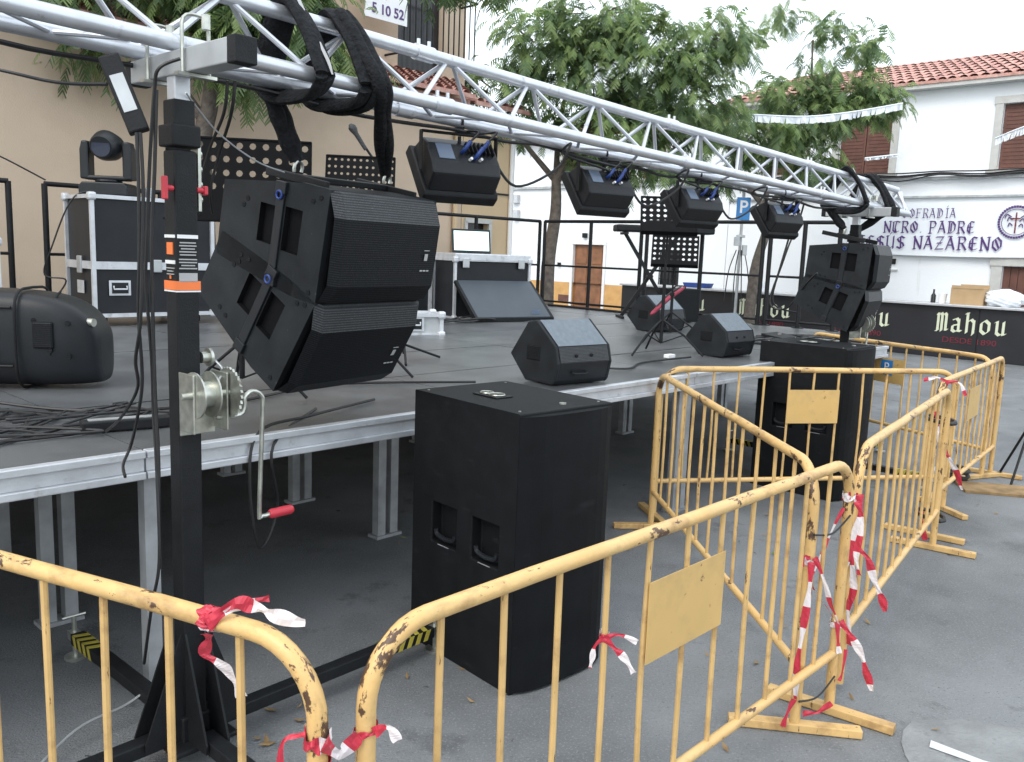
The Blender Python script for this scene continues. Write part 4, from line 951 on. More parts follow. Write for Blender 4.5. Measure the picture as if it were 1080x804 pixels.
# ================================================================== barriers
def barrier(a,b_,label,feet=(R(90),R(90)),Hb=1.09,plaque=True,lean=0,nb=11,sign=None,flen=.52):
    a=Vector((*a,0)); b_=Vector((*b_,0)); L=(b_-a).length; rz=math.atan2(b_.y-a.y,b_.x-a.x)
    r_=thing('crowd_barrier',label,'barrier',a,rz,'yellow metal crowd barriers')
    rc=.16; rr=.021; zb=.27
    d=MB(); pts=[(0,0,.03),(0,0,Hb-rc)]
    arc=lambda cx,cz,a0,a1:[(cx+rc*math.cos(a_),0,cz+rc*math.sin(a_)) for a_ in [a0+(a1-a0)*i/8 for i in range(1,8)]]
    pts+=arc(rc,Hb-rc,math.pi,math.pi/2)+[(rc,0,Hb)]
    for q in range(1,6): pts.append((rc+(L-2*rc)*q/6,0,Hb+random.uniform(-.003,.003)))
    pts+=[(L-rc,0,Hb)]+arc(L-rc,Hb-rc,math.pi/2,0)+[(L,0,Hb-rc),(L,0,.03)]
    d.tube(pts,rr,14); d.build('frame',M['yellow'],r_,smooth=True)
    d=MB(); d.cyl((0,0,zb),(L,0,zb),rr*.85,12); d.build('bottom_rail',M['yellow'],r_,smooth=True)
    for k in range(nb):
        x=L*(k+1)/(nb+1); bd_=random.uniform(-.006,.006)
        d=MB(); d.tube([(x,0,zb),(x+bd_,.004*random.uniform(-1,1),.65),(x,0,Hb-.005)],.0088,8,3); d.build('bar',M['yellowbar'],r_,smooth=True)
    m=nb//2; x0=L*(m)/(nb+1); x1=L*(m+2)/(nb+1)
    if plaque:
        d=MB(); d.box((x0+x1)/2,-.012,.82,x1-x0+.02,.003,.25); pq=d.build('plaque',M['plaque'],r_)
    if sign:
        q=MB(); q.box((x0+x1)/2-.02,-.0155,.85,.15,.003,.15); q.build('sign_face',M['signblue'],pq)
        textmesh('P',.13,M['white'],pq,((x0+x1)/2-.02,-.019,.85),(R(90),0,0))
    for x,ang in ((0,feet[0]),(L,feet[1])):
        if ang is None: continue
        X=Matrix.Translation((x,0,.021))@Matrix.Rotation(ang,4,'Z')
        d=MB(); d.box(0,0,0,flen,.05,.035,X=X); d.build('foot',M['yellowbar'],r_,bevel=.004)
    return r_
bA=barrier((-2.52,2.60),(-.36,1.59),'yellow crowd barrier at the lower left in front of the tower base',plaque=False)
bB=barrier((-.275,1.655),(1.381,3.396),'nearest yellow crowd barrier, its blank plaque in front of the near subwoofer',feet=(R(90),R(-82)))
bC=barrier((1.0,5.80),(1.189,3.25),'yellow crowd barrier slanting away from the central posts towards the stage',feet=(R(90),R(78)),plaque=False)
bD=barrier((1.06,6.07),(3.386,6.53),'yellow crowd barrier standing across the far subwoofer')
bE=barrier((1.50,3.61),(2.85,5.565),'middle yellow crowd barrier of the right hand row',plaque=False,feet=(None,R(90)))
bF=barrier((2.925,5.85),(4.425,7.76),'farthest yellow crowd barrier of the right hand row')
bG=barrier((3.35,9.75),(4.27,7.62),'yellow crowd barrier with small blue parking sign in front of the bar',sign=True)
# ------------- warning tape
def tape(label,strands,w=.045):
    d=MB()
    for s_ in strands:
        d.ribbon([Vector(p) for p in s_[0]],(s_[1] if len(s_)>1 else w)*.78,(0,1),(s_[2] if len(s_)>2 else .085)*1.25,7,s_[3] if len(s_)>3 else 0,s_[4] if len(s_)>4 else (0,0,1))
    tag(d.build('warning_tape',[M['tapered'],M['tapewhite']]),label,'tape','red and white tape tied to the barriers')
def loopround(c,axis,r,n=10,turns=1.3):
    ax=Vector(axis).normalized(); a=ax.orthogonal().normalized(); b_=ax.cross(a)
    return [c+a*r*math.cos(2*math.pi*turns*i/n)+b_*r*math.sin(2*math.pi*turns*i/n)+ax*(.02*(i/n-.5)) for i in range(n+1)]
def bp(b,x,z,y=0):
    M_=Matrix.Translation(b.location)@Matrix.Rotation(b.rotation_euler.z,4,'Z'); return M_@Vector((x,y,z))
cA=at(229,650,1.72); 
dA=(Vector((-.36,1.59,0))-Vector((-2.52,2.60,0))).normalized()
cA=bp(bA,(Vector((cA.x,cA.y,0))-bA.location).dot(dA),1.09)
tape('red and white tape knotted round the top rail at the lower left corner',[
 (loopround(cA,dA,.025,10,1.4),.05,.06,0,tuple(dA)),
 ([cA+Vector((0,-.03,.0)),at(245,638,1.66),at(270,640,1.66),at(290,650,1.64),at(322,657,1.62)],.045,.10),
 ([cA+Vector((0,-.03,.0)),at(240,645,1.66),at(262,636,1.68),at(284,631,1.7)],.03,.05),
 ([cA+Vector((0,-.03,-.02)),at(220,675,1.7),at(216,690,1.72),at(232,700,1.72),at(246,716,1.73),at(255,735,1.74)],.035,.09,0,(1,0,0))])
pA=bp(bA,2.385,.86); pB=bp(bB,0,.86)
tape('red and white tape binding the lower left barrier to the nearest barrier',[
 (loopround(bp(bA,2.385,.9),(0,0,1),.026,10,1.4),.05,.09,0,(0,0,1)),(loopround(bp(bA,2.385,.84),(0,0,1),.026,10,1.2),.035,.05,0,(0,0,1)),
 (loopround(bp(bB,0,.885),(0,0,1),.025,10,1.2),.022,.3,0,(0,0,1)),
 ([pA+Vector((.02,-.03,.05)),pA.lerp(pB,.5)+Vector((0,-.02,.0)),pB+Vector((-.01,-.03,.03))],.05,.04),
 ([pA+Vector((-.02,-.02,.06)),pA+Vector((-.06,-.03,.05)),pA+Vector((-.065,-.03,-.02)),pA+Vector((-.04,-.03,-.08))],.02,.3,0,(1,0,0)),
 ([pB+Vector((.02,-.02,.03)),pB+Vector((.05,-.03,.05)),pB+Vector((.07,-.03,.02))],.03,.03),
 ([pA+Vector((.03,-.03,.0)),pA.lerp(pB,.6)+Vector((0,-.03,-.1))],.05,.05,0,(1,0,0))])
cB=bp(bB,2.404*4/12,.84)
def near(p,du,dv,k=-.0):  # small offset in metres: right, up
    return p+Vector((du,-.01+k,dv))
# bar 4 of the nearest barrier carries a small bow
tape('small red and white tape bow tied on a bar left of the nearest blank plaque',[
 (loopround(cB,(0,0,1),.013,8,1.4),.03,.05,0,(0,0,1)),
 ([cB+Vector((0,-.015,0)),near(cB,.04,.01),near(cB,.09,-.01)],.022,.05),([cB+Vector((0,-.015,0)),near(cB,.03,-.03),near(cB,.06,-.06),near(cB,.085,-.10)],.03,.055,0,(1,0,0)),
 ([cB+Vector((0,-.015,0)),near(cB,-.025,-.025),near(cB,-.03,-.06),near(cB,-.035,-.09)],.022,.04,0,(1,0,0))])
q1=Vector((1.189,3.25,0)); q2=Vector((1.381,3.396,0)); q3=Vector((1.50,3.61,0))
def zz(p,z,dx=0,dy=0): return p+Vector((dx,-.03+dy,z))
tape('tangle of red and white tape on the slanting barrier post at the central corner',[
 (loopround(q1+Vz(.72),(0,0,1),.026,10,1.6),.035,.05,0,(0,0,1)),
 ([zz(q1,.74,.01),zz(q1,.66,.05),zz(q1,.55,.09),zz(q1,.47,.13)],.03,.07,1.5,(1,0,0)),
 ([zz(q1,.72,0),zz(q1,.6,.0),zz(q1,.45,-.01),zz(q1,.3,-.02),zz(q1,.15,-.015)],.04,.075,1,(1,0,0)),
 ([zz(q1,.73,-.01),zz(q1,.745,-.03),zz(q1,.70,-.035)],.02,.3,0,(1,0,0)),
 ([zz(q1,.15,-.02),zz(q1,.08,-.045),zz(q1,.03,-.055)],.03,.2,0,(1,0,0)),
 ([zz(q1,.09,.02),zz(q1,.1,.08),zz(q1,.14,.13)],.035,.12)])
tape('red and white tape with streamers tied where the nearest barrier meets its end post',[
 (loopround(q2+Vz(.94),(0,0,1),.026,10,1.6),.04,.05,0,(0,0,1)),
 ([zz(q2,.93,.02),zz(q2,.85,.05),zz(q2,.7,.04),zz(q2,.62,.06)],.035,.06,1,(1,0,0)),
 (loopround(q2+Vz(.4),(0,0,1),.028,10,1.4),.03,.05,0,(0,0,1)),
 ([zz(q2,.42,0),zz(q2,.36,.05),zz(q2,.28,.1),zz(q2,.2,.13),zz(q2,.12,.16)],.045,.085,.8,(1,0,0)),
 ([zz(q2,.42,-.01),zz(q2,.33,0),zz(q2,.28,.01)],.03,.09,0,(1,0,0)),
 ([zz(q2,.9,-.03),zz(q2,.8,-.07),zz(q2,.7,-.1),zz(q2,.58,-.13),zz(q2,.48,-.06),zz(q2,.42,-.02)],.02,.06,2,(1,0,0)),
 ([zz(q2,.16,.02),zz(q2,.2,.03),zz(q2,.3,.035)],.02,.2,0,(1,0,0))])
tape('long red and white tape streamers hanging on the near end of the right hand row',[
 (loopround(q3+Vz(.88),(0,0,1),.026,10,1.6),.04,.05,0,(0,0,1)),
 ([zz(q3,.9,0),zz(q3,.8,.01),zz(q3,.65,-.01),zz(q3,.5,.01),zz(q3,.36,.0),zz(q3,.22,.02)],.05,.085,1.2,(1,0,0)),
 ([zz(q3,.66,.01),zz(q3,.62,.06),zz(q3,.52,.1),zz(q3,.44,.14),zz(q3,.38,.16)],.045,.10,.6,(1,0,0)),
 ([zz(q3,.66,-.01),zz(q3,.5,-.04),zz(q3,.38,-.03)],.03,.07,1,(1,0,0)),
 (loopround(q3+Vz(.65),(0,0,1),.026,10,1.3),.03,.05,0,(0,0,1))])
qf=Vector((2.925,5.85,0))
cF=bp(bF,.12,1.09)
tape('red and white tape tied at the top corner where the right hand row is joined',[
 (loopround(bp(bF,.1,1.075),(1,1,0),.026,10,1.3),.04,.06,0,(1,1,0)),
 ([cF+Vector((0,-.03,0)),cF+Vector((-.08,-.05,.03)),cF+Vector((-.17,-.05,.01))],.035,.06),([cF+Vector((0,-.03,0)),cF+Vector((.08,-.05,0)),cF+Vector((.13,-.05,-.09))],.035,.06)])
tape('red and white tape streamer hanging from the joint of the two right hand barriers',[
 ([qf+Vector((-.02,-.04,.9)),qf+Vector((.0,-.05,.75)),qf+Vector((.06,-.06,.62)),qf+Vector((.14,-.06,.5)),qf+Vector((.2,-.06,.36))],.055,.09,1,(1,0,0)),
 ([qf+Vector((-.1,-.14,.22)),qf+Vector((-.09,-.15,.12)),qf+Vector((-.06,-.15,.02))],.05,.5,.3,(1,0,0))])
for p,z,lab in ((qf+Vector((-.04,-.14,0)),.86,'upper'),(qf+Vector((-.04,-.14,0)),.2,'lower'),):
    d=MB(); d.tube([p+Vector((.07*math.cos(a),.12*math.sin(a)*1.2,z)) for a in [i*math.pi/6 for i in range(13)]],.014,6); tag(d.build('cable_tie',M['rubber']),lab+' black strap holding the two right hand barriers together','strap')
for z,lab in ((.83,'upper'),(.14,'lower')):
    cable('tie_wire',lab+' black wire tying the two posts at the central corner',[q1+Vector((0,-.03,z)),(q1+q2)/2+Vector((0,-.04,z-.01)),q2+Vector((0,-.03,z+.04))],.004)
# ================================================================== gear on the stage
# moulded speaker lying down at the left
sp=thing('stage_monitor','big rounded black moulded speaker lying on its side at the left of the stage','speaker',(-2.74,4.68,DZ),R(6)); sp.scale=(1.05,1.05,1.1)
d=MB(); n_=28; rows=[]
Ls=[-.75,-.35,0,.2,.32,.41,.46,.485]; sc=[1,1,1,.97,.9,.77,.62,.5]
for x,k in zip(Ls,sc):
    ring=[]
    for i in range(n_):
        a=2*math.pi*i/n_; c=math.cos(a); s_=math.sin(a); ex=.42
        yy=.21*math.copysign(abs(c)**ex,c)*(k*.6+.4*k); z_=.02+.225*(k*.85+.15)+.235*math.copysign(abs(s_)**ex,s_)*k
        if s_<0: yy*=(1-.25*abs(s_))
        ring.append((x,yy,z_))
    rows.append(ring)
vs_=[p for r__ in rows for p in r__]; fs=[]
for i in range(len(rows)-1):
    for j in range(n_): fs.append((i*n_+j,i*n_+(j+1)%n_,(i+1)*n_+(j+1)%n_,(i+1)*n_+j))
fs.append(tuple(range(n_))); fs.append(tuple(range((len(rows)-1)*n_,len(rows)*n_)))
d.add(vs_,fs); bd=d.build('body',M['plastic'],sp,smooth=True)
sub=bd.modifiers.new('sub','SUBSURF'); sub.levels=1; sub.render_levels=2
d=MB(); d.tube([(.27,-.19*math.cos(a)*1.02,.25+.225*math.sin(a)) for a in [(-80+20*i)*math.pi/180 for i in range(9)]],.006,6,3); d.build('seam',M['grille'],sp)
for xs_ in (.12,):
    d=MB(); d.tube([(xs_,.225*math.copysign(abs(math.cos(a))**.45,math.cos(a)),.245+.242*math.copysign(abs(math.sin(a))**.45,math.sin(a))) for a in [i*math.pi/14 for i in range(29)]],.007,6); d.build('rib',M['blackmetal'],sp,smooth=True)
for zz_ in (.12,.40):
    d=MB(); d.tube([(-.7,-.213,zz_),(.0,-.214,zz_),(.1,-.212,zz_)],.007,6); d.build('rib',M['blackmetal'],sp,smooth=True)
d=MB(); d.box(.24,-.195,.27,.1,.02,.13); d.build('handle_recess',M['grille'],sp,bevel=.015)
d=MB(); d.box(-.5,-.212,.3,.3,.012,.22); d.build('recess',M['grille'],sp,bevel=.01)
d=MB(); d.box(-.12,-.213,.28,.28,.012,.26); d.build('rear_panel',M['blackmetal'],sp,bevel=.02)
d=MB()
for x,z in ((-.22,.3),(.02,.28),(.2,.34),(.27,.2),(.36,.33),(.36,.17)): d.cyl((x,-.222 if x<.1 else -.2+.0*x,z),(x,-.19,z),.013,10)
d.build('screw',M['grille'],sp)
d=MB(); d.cyl((-.10,-.235,.07),(-.10,-.12,.07),.006,8); d.build('indicator_lamp',M['led'],sp)
d=MB(); d.cyl((.41,-.1,.33),(.46,-.12,.33),.02,10); d.build('pole_screw',M['zinc'],sp,smooth=True)
d=MB(); d.box(-.3,-.16,.05,.3,.08,.06); d.build('connector_plate',M['blackmetal'],sp)
# flight cases
def fcase(name,label,loc,w_,dp,h_,rz,split=None,wheels=False,panel='casepanel',handles=True):
    r_=thing(name,label,'flight case',loc,rz,'flight cases on the stage')
    d=MB(); d.box(w_/2,dp/2,h_/2,w_-.02,dp-.02,h_-.02); bd=d.build('body',M[panel],r_)
    d=MB(); e=.035
    for x in (0,w_):
        for y in (0,dp): d.box(x,y,h_/2,e,e,h_)
    for z in (0,h_)+((split,) if split else ()):
        zz_=z; 
        for y in (0,dp): d.box(w_/2,y,zz_,w_-e-.002,e if z!=split else e*.9,e if z!=split else .07)
        for x in (0,w_): d.box(x,dp/2,zz_,e if z!=split else e*.9,dp-e-.002,e if z!=split else .07)
    d.build('edge_profile',M['alu'],r_)
    for x in (0,w_):
        for y in (0,dp):
            for z in (0,h_): d=MB(); d.box(x,y,z,.075,.075,.075); d.build('corner',M['alu'],r_,bevel=.02)
    if handles:
        d=MB(); hz=(split or h_)*.55
        d.box(w_*.2,-.004,hz,.2,.006,.14); d.box(-.004,dp/2,hz+.0,.006,.16,.12); hb=d.build('handle_dish',M['alu'],r_,bevel=.01)
        d=MB(); d.box(w_*.2,-.008,hz,.15,.006,.1); d.build('handle_recess',M['casepanel'],hb)
        d=MB(); d.tube([(w_*.2-.06,-.012,hz+.02),(w_*.2-.06,-.02,hz-.01),(w_*.2+.06,-.02,hz-.01),(w_*.2+.06,-.012,hz+.02)],.008,6); d.build('handle_bar',M['alu'],hb)
    if split:
        d=MB(); d.box(-.02,dp*.45,split,.02,.1,.16); d.box(w_*.5,-.02,split,.1,.015,.12); d.build('butterfly_latch',M['galv'],r_,bevel=.008)
    if wheels:
        for x in (.12,w_-.12):
            for y in (.12,dp-.12):
                d=MB(); d.cyl((x-.02,y,-.055),(x+.02,y,-.055),.045,16); d.box(x,y,-.02,.07,.07,.02); d.build('wheel',M['rubber'],r_,smooth=True)
    return r_
c0=Vector((-3.84,7.9,1.15))
fc=fcase('flight_case','tall black flight case with silver edges behind the foreground tower',c0,1.15,.62,1.08,SA,split=.46,wheels=True)
fcase('flight_case','small pale edged flight case cut off by the left edge of the photo',at(-72,300,7.2)-Vz(.35),.5,.5,.72,SA,handles=False)
# moving head on the case
mh=thing('moving_head_light','black moving head light standing on the tall flight case','stage light',c0+SD*.28+SN*.3+Vz(1.1),SA-R(42))
d=MB(); d.prism([(-.22,0),(.22,0),(.22,.08),(.19,.12),(-.19,.12),(-.22,.08)],-.16,.16,'y'); d.build('base',M['plastic'],mh,bevel=.012)
d=MB(); d.cyl((0,0,.12),(0,0,.15),.12,20)
for sx_ in (-1,1): d.prism([(sx_*.15,.15),(sx_*.235,.15),(sx_*.235,.42),(sx_*.215,.5),(sx_*.16,.5),(sx_*.15,.45)],-.075,.075,'y')
d.box(0,0,.165,.4,.15,.04); d.build('yoke',M['plastic'],mh,bevel=.015)
d=MB(); 
d.tube([(0,.13,.46),(0,.1,.46),(0,-.05,.46),(0,-.14,.44),(0,-.17,.43)],[.09,.125,.14,.115,.1],24); hd=d.build('head',M['plastic'],mh,smooth=True)
d=MB(); d.cyl((0,-.165,.432),(0,-.176,.43),.085,24); d.build('lens',M['lens'],hd)
cn=thing('connector_box','small teal connector block on the tall flight case beside the moving head light','connector',c0+SD*.62+SN*.22+Vz(1.1),SA)
d=MB(); d.box(0,0,.05,.07,.06,.1); d.build('block',M['galv'],cn,bevel=.01)
cable('power_cable','black cable hanging down the left side of the tall flight case',[c0+SD*.25+SN*.2+Vz(1.12),c0+SN*.3+SD*-.03+Vz(1.08),c0+SN*.45-SD*.2+Vz(.6),c0+SN*.5-SD*.25+Vz(.35),c0+SN*.4-SD*.1+Vz(.3),c0+SN*.5-SD*.25+Vz(.05),c0+SN*.6-SD*.4-Vz(.08)],.008)
# mixing desk case
mx0=S(6.15,4.35); mc=fcase('flight_case','mixing desk flight case with silver top rim and propped grey lid',mx0,1.18,.6,.72,SA-R(14),split=None,handles=False)
mc.scale=(.9,.9,.98)
d=MB(); d.box(.59,.3,.72+.03,1.2,.64,.09); d.build('top_rim',M['alu'],mc,bevel=.01)
d=MB(); d.prism([(-.06,.45),(-.035,.47),(-.6,.06),(-.6,.02)],.02,1.16,'x'); d.build('lid',M['caseblue'],mc,bevel=.006)
d=MB(); 
for x in (.0,1.18): d.prism([(-.03,.47),(-.0,.44),(-.57,.01),(-.62,.01),(-.62,.05)],x-.02,x+.02,'x')
d.box(.59,-.615,.03,1.2,.03,.04); d.build('lid_edge',M['blackmetal'],mc)
for x in (.15,1.03):
    d=MB(); d.box(x,-.03,.68,.1,.02,.12); d.build('butterfly_latch',M['galv'],mc,bevel=.01)
d=MB(); d.box(.95,-.555,.112,.14,.004,.06,X=None); d.build('sticker',M['steelblue'],mc)
tb=thing('tablet','lit tablet screen standing on top of the mixing desk case','tablet',mx0+SD*.38+SN*.12+Vz(.782),SA-R(26))
X=Matrix.Rotation(R(-12),4,'X')
d=MB(); d.box(0,0,.15,.5,.02,.3,X=X); d.build('housing',M['plastic'],tb,bevel=.008)
d=MB(); d.box(0,-.012,.152,.45,.003,.24,X=X); d.build('screen',M['screen'],tb)
fcase('flight_case','black flight case behind the hanging speakers, left of the mixing desk case',S(5.35,4.9),.8,.6,.66,SA-R(8),split=.46)
fcase('flight_case','small silver equipment case on the deck right of the hanging speakers',S(4.35,3.05),.34,.32,.19,SA-R(25),panel='galv',handles=True)
cable('stage_cable','coil of black and grey cable lying on the deck under the mixing desk',[S(5.2+.25*math.cos(i*.9)+.05*i,3.9+.16*math.sin(i*.9),DZ+.02+.01*(i%4)) for i in range(26)],.012)
# monitor wedges
def wedge(label,loc,rz,W=.52,grp='black monitor wedges on the stage'):
    """local x: width, -y faces the audience (its back side), +y the performers"""
    r_=thing('monitor_wedge',label,'speaker',loc,rz,grp)
    prof=[(.02,.0),(.30,.0),(.47,.17),(.29,.40),(.20,.42),(-.0,.26),(-.03,.15),(.0,.03)]
    d=MB(); d.prism(prof[:],-W/2+.02,W/2-.02,'x'); d.build('cabinet',M['plastic'],r_,bevel=.01)
    pf=[(y,z) for y,z in prof]; cx=.2; cz=.2
    big=[((y-cx)*1.03+cx,(z-cz)*1.03+cz) for y,z in prof]; big=[(y,max(z,.0)) for y,z in big]
    for sx_ in (-1,1):
        d=MB(); d.prism(big,sx_*(W/2-.02)-.012,sx_*(W/2-.02)+.012,'x'); ck=d.build('side_panel',M['cheek'],r_,bevel=.01)
        d=MB(); d.box(sx_*(W/2-.008),.22,.2,.012,.14,.1); d.build('handle_recess',M['grille'],ck,bevel=.008)
    d=MB(); d.quad((-W/2+.035,-.004,.265),(W/2-.035,-.004,.265),(W/2-.035,.196,.425),(-W/2+.035,.196,.425)); d.build('top_panel',M['monitor_grey'],r_)
    d=MB(); d.quad((-W/2+.035,-.034,.155),(W/2-.035,-.034,.155),(W/2-.035,-.006,.255),(-W/2+.035,-.006,.255)); d.build('control_panel',M['grille_band'],r_)
    d=MB()
    for x in (-.08,.06): d.cyl((x,-.02,.2),(x,-.032,.196),.012,10)
    d.tube([(-.1,-.005,.09),(-.1,-.035,.075),(.02,-.035,.075),(.02,-.005,.09)],.008,6,3); d.build('connector',M['blackmetal'],r_)
    d=MB(); d.prism([(.25,.395),(.47,.165),(.485,.18),(.30,.412)],-W/2+.03,W/2-.03,'x'); d.build('grille',M['grille'],r_)
    for x in (-.2,.2):
        d=MB(); d.box(x,.15,.004,.04,.2,.012); d.build('rubber_foot',M['rubber'],r_)
    return r_
w1=wedge('black monitor wedge with grey top panel at the stage edge behind the near subwoofer',S(3.35,.1,DZ+.005),SA-R(8))
w1.scale=(.93,.93,.93)
w2=dup(w1,'black monitor wedge at the stage edge in front of the far subwoofer',S(5.75,.33,DZ+.005),SA-R(4))
w2.scale=(.84,.84,.84)
dup(w1,'black monitor wedge farther back beside the music stand, half hidden by another wedge',S(7.25,2.0,DZ+.005),SA-R(4))
# music stands
def perf_plate(mb,w_,h_,cols,rows_,X,r=.011,skip=None):
    cw,chh=w_/cols,h_/rows_
    for i in range(cols):
        for j in range(rows_):
            x0,z0=-w_/2+i*cw,j*chh; cx,cz=x0+cw/2,z0+chh/2
            outer=[(x0,z0),(cx,z0),(x0+cw,z0),(x0+cw,cz),(x0+cw,z0+chh),(cx,z0+chh),(x0,z0+chh),(x0,cz)]
            if skip and skip(i,j):
                mb.quad(*[(p[0],0,p[1]) for p in (outer[0],outer[2],outer[4],outer[6])],X=X); continue
            ins=[]
            for k in range(8):
                a=math.atan2(outer[k][1]-cz,outer[k][0]-cx); ins.append((cx+r*math.cos(a),cz+r*math.sin(a)))
            for k in range(8):
                k2=(k+1)%8; mb.quad((outer[k][0],0,outer[k][1]),(outer[k2][0],0,outer[k2][1]),(ins[k2][0],0,ins[k2][1]),(ins[k][0],0,ins[k][1]),X=X)
def music_stand(label,loc,rz,w_,h_,hz,cols,rows_,r,tilt=R(-25),skip=None,legr=.36):
    r_=thing('music_stand',label,'music stand',loc,rz,'black perforated music stands')
    X=Matrix.Translation((0,-.02,hz))@Matrix.Rotation(tilt,4,'X')@Matrix.Translation((0,0,-h_*.4))
    d=MB(); perf_plate(d,w_,h_,cols,rows_,X,r,skip); d.box(0,-.03,-.004,w_,.06,.006,X=X); d.box(0,0,h_,w_,.012,.008,X=X)
    for sx_ in (-1,1): d.box(sx_*w_/2,0,h_/2,.006,.012,h_,X=X)
    o=d.build('desk',M['standblack'],r_); so=o.modifiers.new('thick','SOLIDIFY'); so.thickness=.003
    d=MB(); d.cyl((0,.01,.1),(0,.01,hz*.55),.015,10); d.cyl((0,.01,hz*.5),(0,.01,hz),.010,10); d.cyl((0,.01,hz*.53),(0,.01,hz*.57),.022,10); d.build('pole',M['blackmetal'],r_,smooth=True)
    for k in range(3):
        a=R(90+120*k+15); c,s_=math.cos(a),math.sin(a)
        d=MB(); d.tube([(0,.01,.30),(c*legr*.55,.01+s_*legr*.55,.17),(c*legr,.01+s_*legr,.012)],.009,8); d.tube([(0,.01,.1),(c*legr*.5,.01+s_*legr*.5,.175)],.006,6); d.build('leg',M['blackmetal'],r_,smooth=True)
    return r_
music_stand('large perforated music stand behind the near hanging speakers, right of the tower mast',(-1.44,4.55,DZ),R(8),.72,.42,1.09,11,6,.017,tilt=R(-6),skip=lambda i,j:j<2)
music_stand('smaller perforated music stand peeping over the top of the near hanging speakers',(-.98,5.45,DZ),R(5),  .42,.27,1.21,11,6,.009,tilt=R(-16))
music_stand('perforated music stand with tripod legs near the stage edge between the monitor wedges',(1.25,7.3,DZ),R(-4),.46,.36,1.13,8,7,.015,tilt=R(-30),skip=lambda i,j:j<2)
music_stand('lower perforated music stand behind the one near the stage edge',(1.52,8.4,DZ),R(-10),.44,.34,.85,8,6,.015,tilt=R(-30),skip=lambda i,j:j<1)
# mic stand with boom
ms=thing('microphone_stand','black microphone on a boom stand behind the thick sling','microphone',(-1.08,6.3,DZ),0)
tip=at(371,134,6.2)-Vector((-1.08,6.3,DZ)); el=Vector((.28,0,1.1))
d=MB(); d.cyl((.28,0,.05),(.28,0,1.0),.012,8); d.tube([(.4,0.05,.85),el,tip+Vector((.1,0,-.14))],.009,8); d.build('stand',M['blackmetal'],ms,smooth=True)
for k in range(3):
    a=R(40+120*k); d=MB(); d.cyl((.28,0,.12),(.28+.32*math.cos(a),.32*math.sin(a),.01),.009,8); d.build('leg',M['blackmetal'],ms,smooth=True)
d=MB(); d.tube([tip+Vector((.1,0,-.15)),tip+Vector((.03,0,-.045)),tip+Vector((.015,0,-.02)),tip,tip+Vector((-.012,0,.018))],[.014,.017,.027,.028,.012],12); d.build('microphone',M['grille_band'],ms,smooth=True)
# keyboard on an X stand
kb=thing('keyboard','black electronic keyboard seen edge on, resting on an X stand','keyboard',(1.93,11.6,DZ+1.13),R(4))
d=MB(); d.box(0,0,.05,1.3,.32,.09); d.build('body',M['blackmetal'],kb,bevel=.02)
d=MB(); d.box(0,-.05,.097,1.15,.14,.012); d.build('keys',M['white'],kb)
kx=thing('keyboard_stand','black X shaped stand carrying the keyboard','stand',(1.78,11.6,DZ),R(4))
for sx_ in (-1,1):
    d=MB(); d.box(0,0,0,.045,.03,1.36,X=Matrix.Translation((0,sx_*.02,.56))@Matrix.Rotation(sx_*R(33),4,'Y')); d.build('strut',M['blackmetal'],kx,bevel=.004)
    d=MB(); d.box(sx_*.37,0,.015,.04,.42,.03); d.box(sx_*.37,0,1.115,.04,.4,.03); d.build('crossbar',M['blackmetal'],kx)
d=MB(); d.cyl((0,-.05,.56),(0,.05,.56),.04,12); d.build('pivot',M['blackmetal'],kx)
am=thing('amplifier','black amplifier box on the deck right of the X stand','amplifier',(2.12,11.2,DZ),SA-R(30))
d=MB(); d.box(0,0,.22,.42,.3,.42); d.build('cabinet',M['blackpaint'],am,bevel=.01)
d=MB(); d.box(0,-.153,.2,.36,.006,.32); d.build('grille',M['grille'],am)
d=MB(); d.tube([(-.08,0,.43),(-.06,0,.46),(.06,0,.46),(.08,0,.43)],.01,6,3); d.build('handle',M['blackmetal'],am)
rb=thing('soft_bag','long red cloth bag leaning behind the music stand legs','bag',S(6.55,2.5),0)
p0=at(686,332,9.3)-rb.location; p1=at(722,303,9.6)-rb.location
d=MB(); d.tube([p0,p0.lerp(p1,.08),p0.lerp(p1,.5)+Vz(.02),p0.lerp(p1,.92),p1],[.012,.026,.03,.022,.01],12,0,flat=.8); d.build('cover',M['redcloth'],rb,smooth=True)
d=MB(); d.tube([p0.lerp(p1,.15)+Vector((0,-.06,.05)),p0.lerp(p1,.5)+Vector((0,-.12,.09)),p0.lerp(p1,.85)+Vector((0,-.06,.05))],.01,6,5); d.build('strap',M['rubber'],rb)
# power strip on the deck
pw=thing('power_strip','power strip with silver top lying on the deck left of the tower mast','power strip',(-1.66,3.66,DZ),R(35))
d=MB(); d.box(0,0,.025,.36,.075,.045); d.build('housing',M['blackmetal'],pw,bevel=.006)
d=MB(); d.box(-.02,.01,.049,.26,.04,.004); d.build('top_plate',M['galv'],pw)
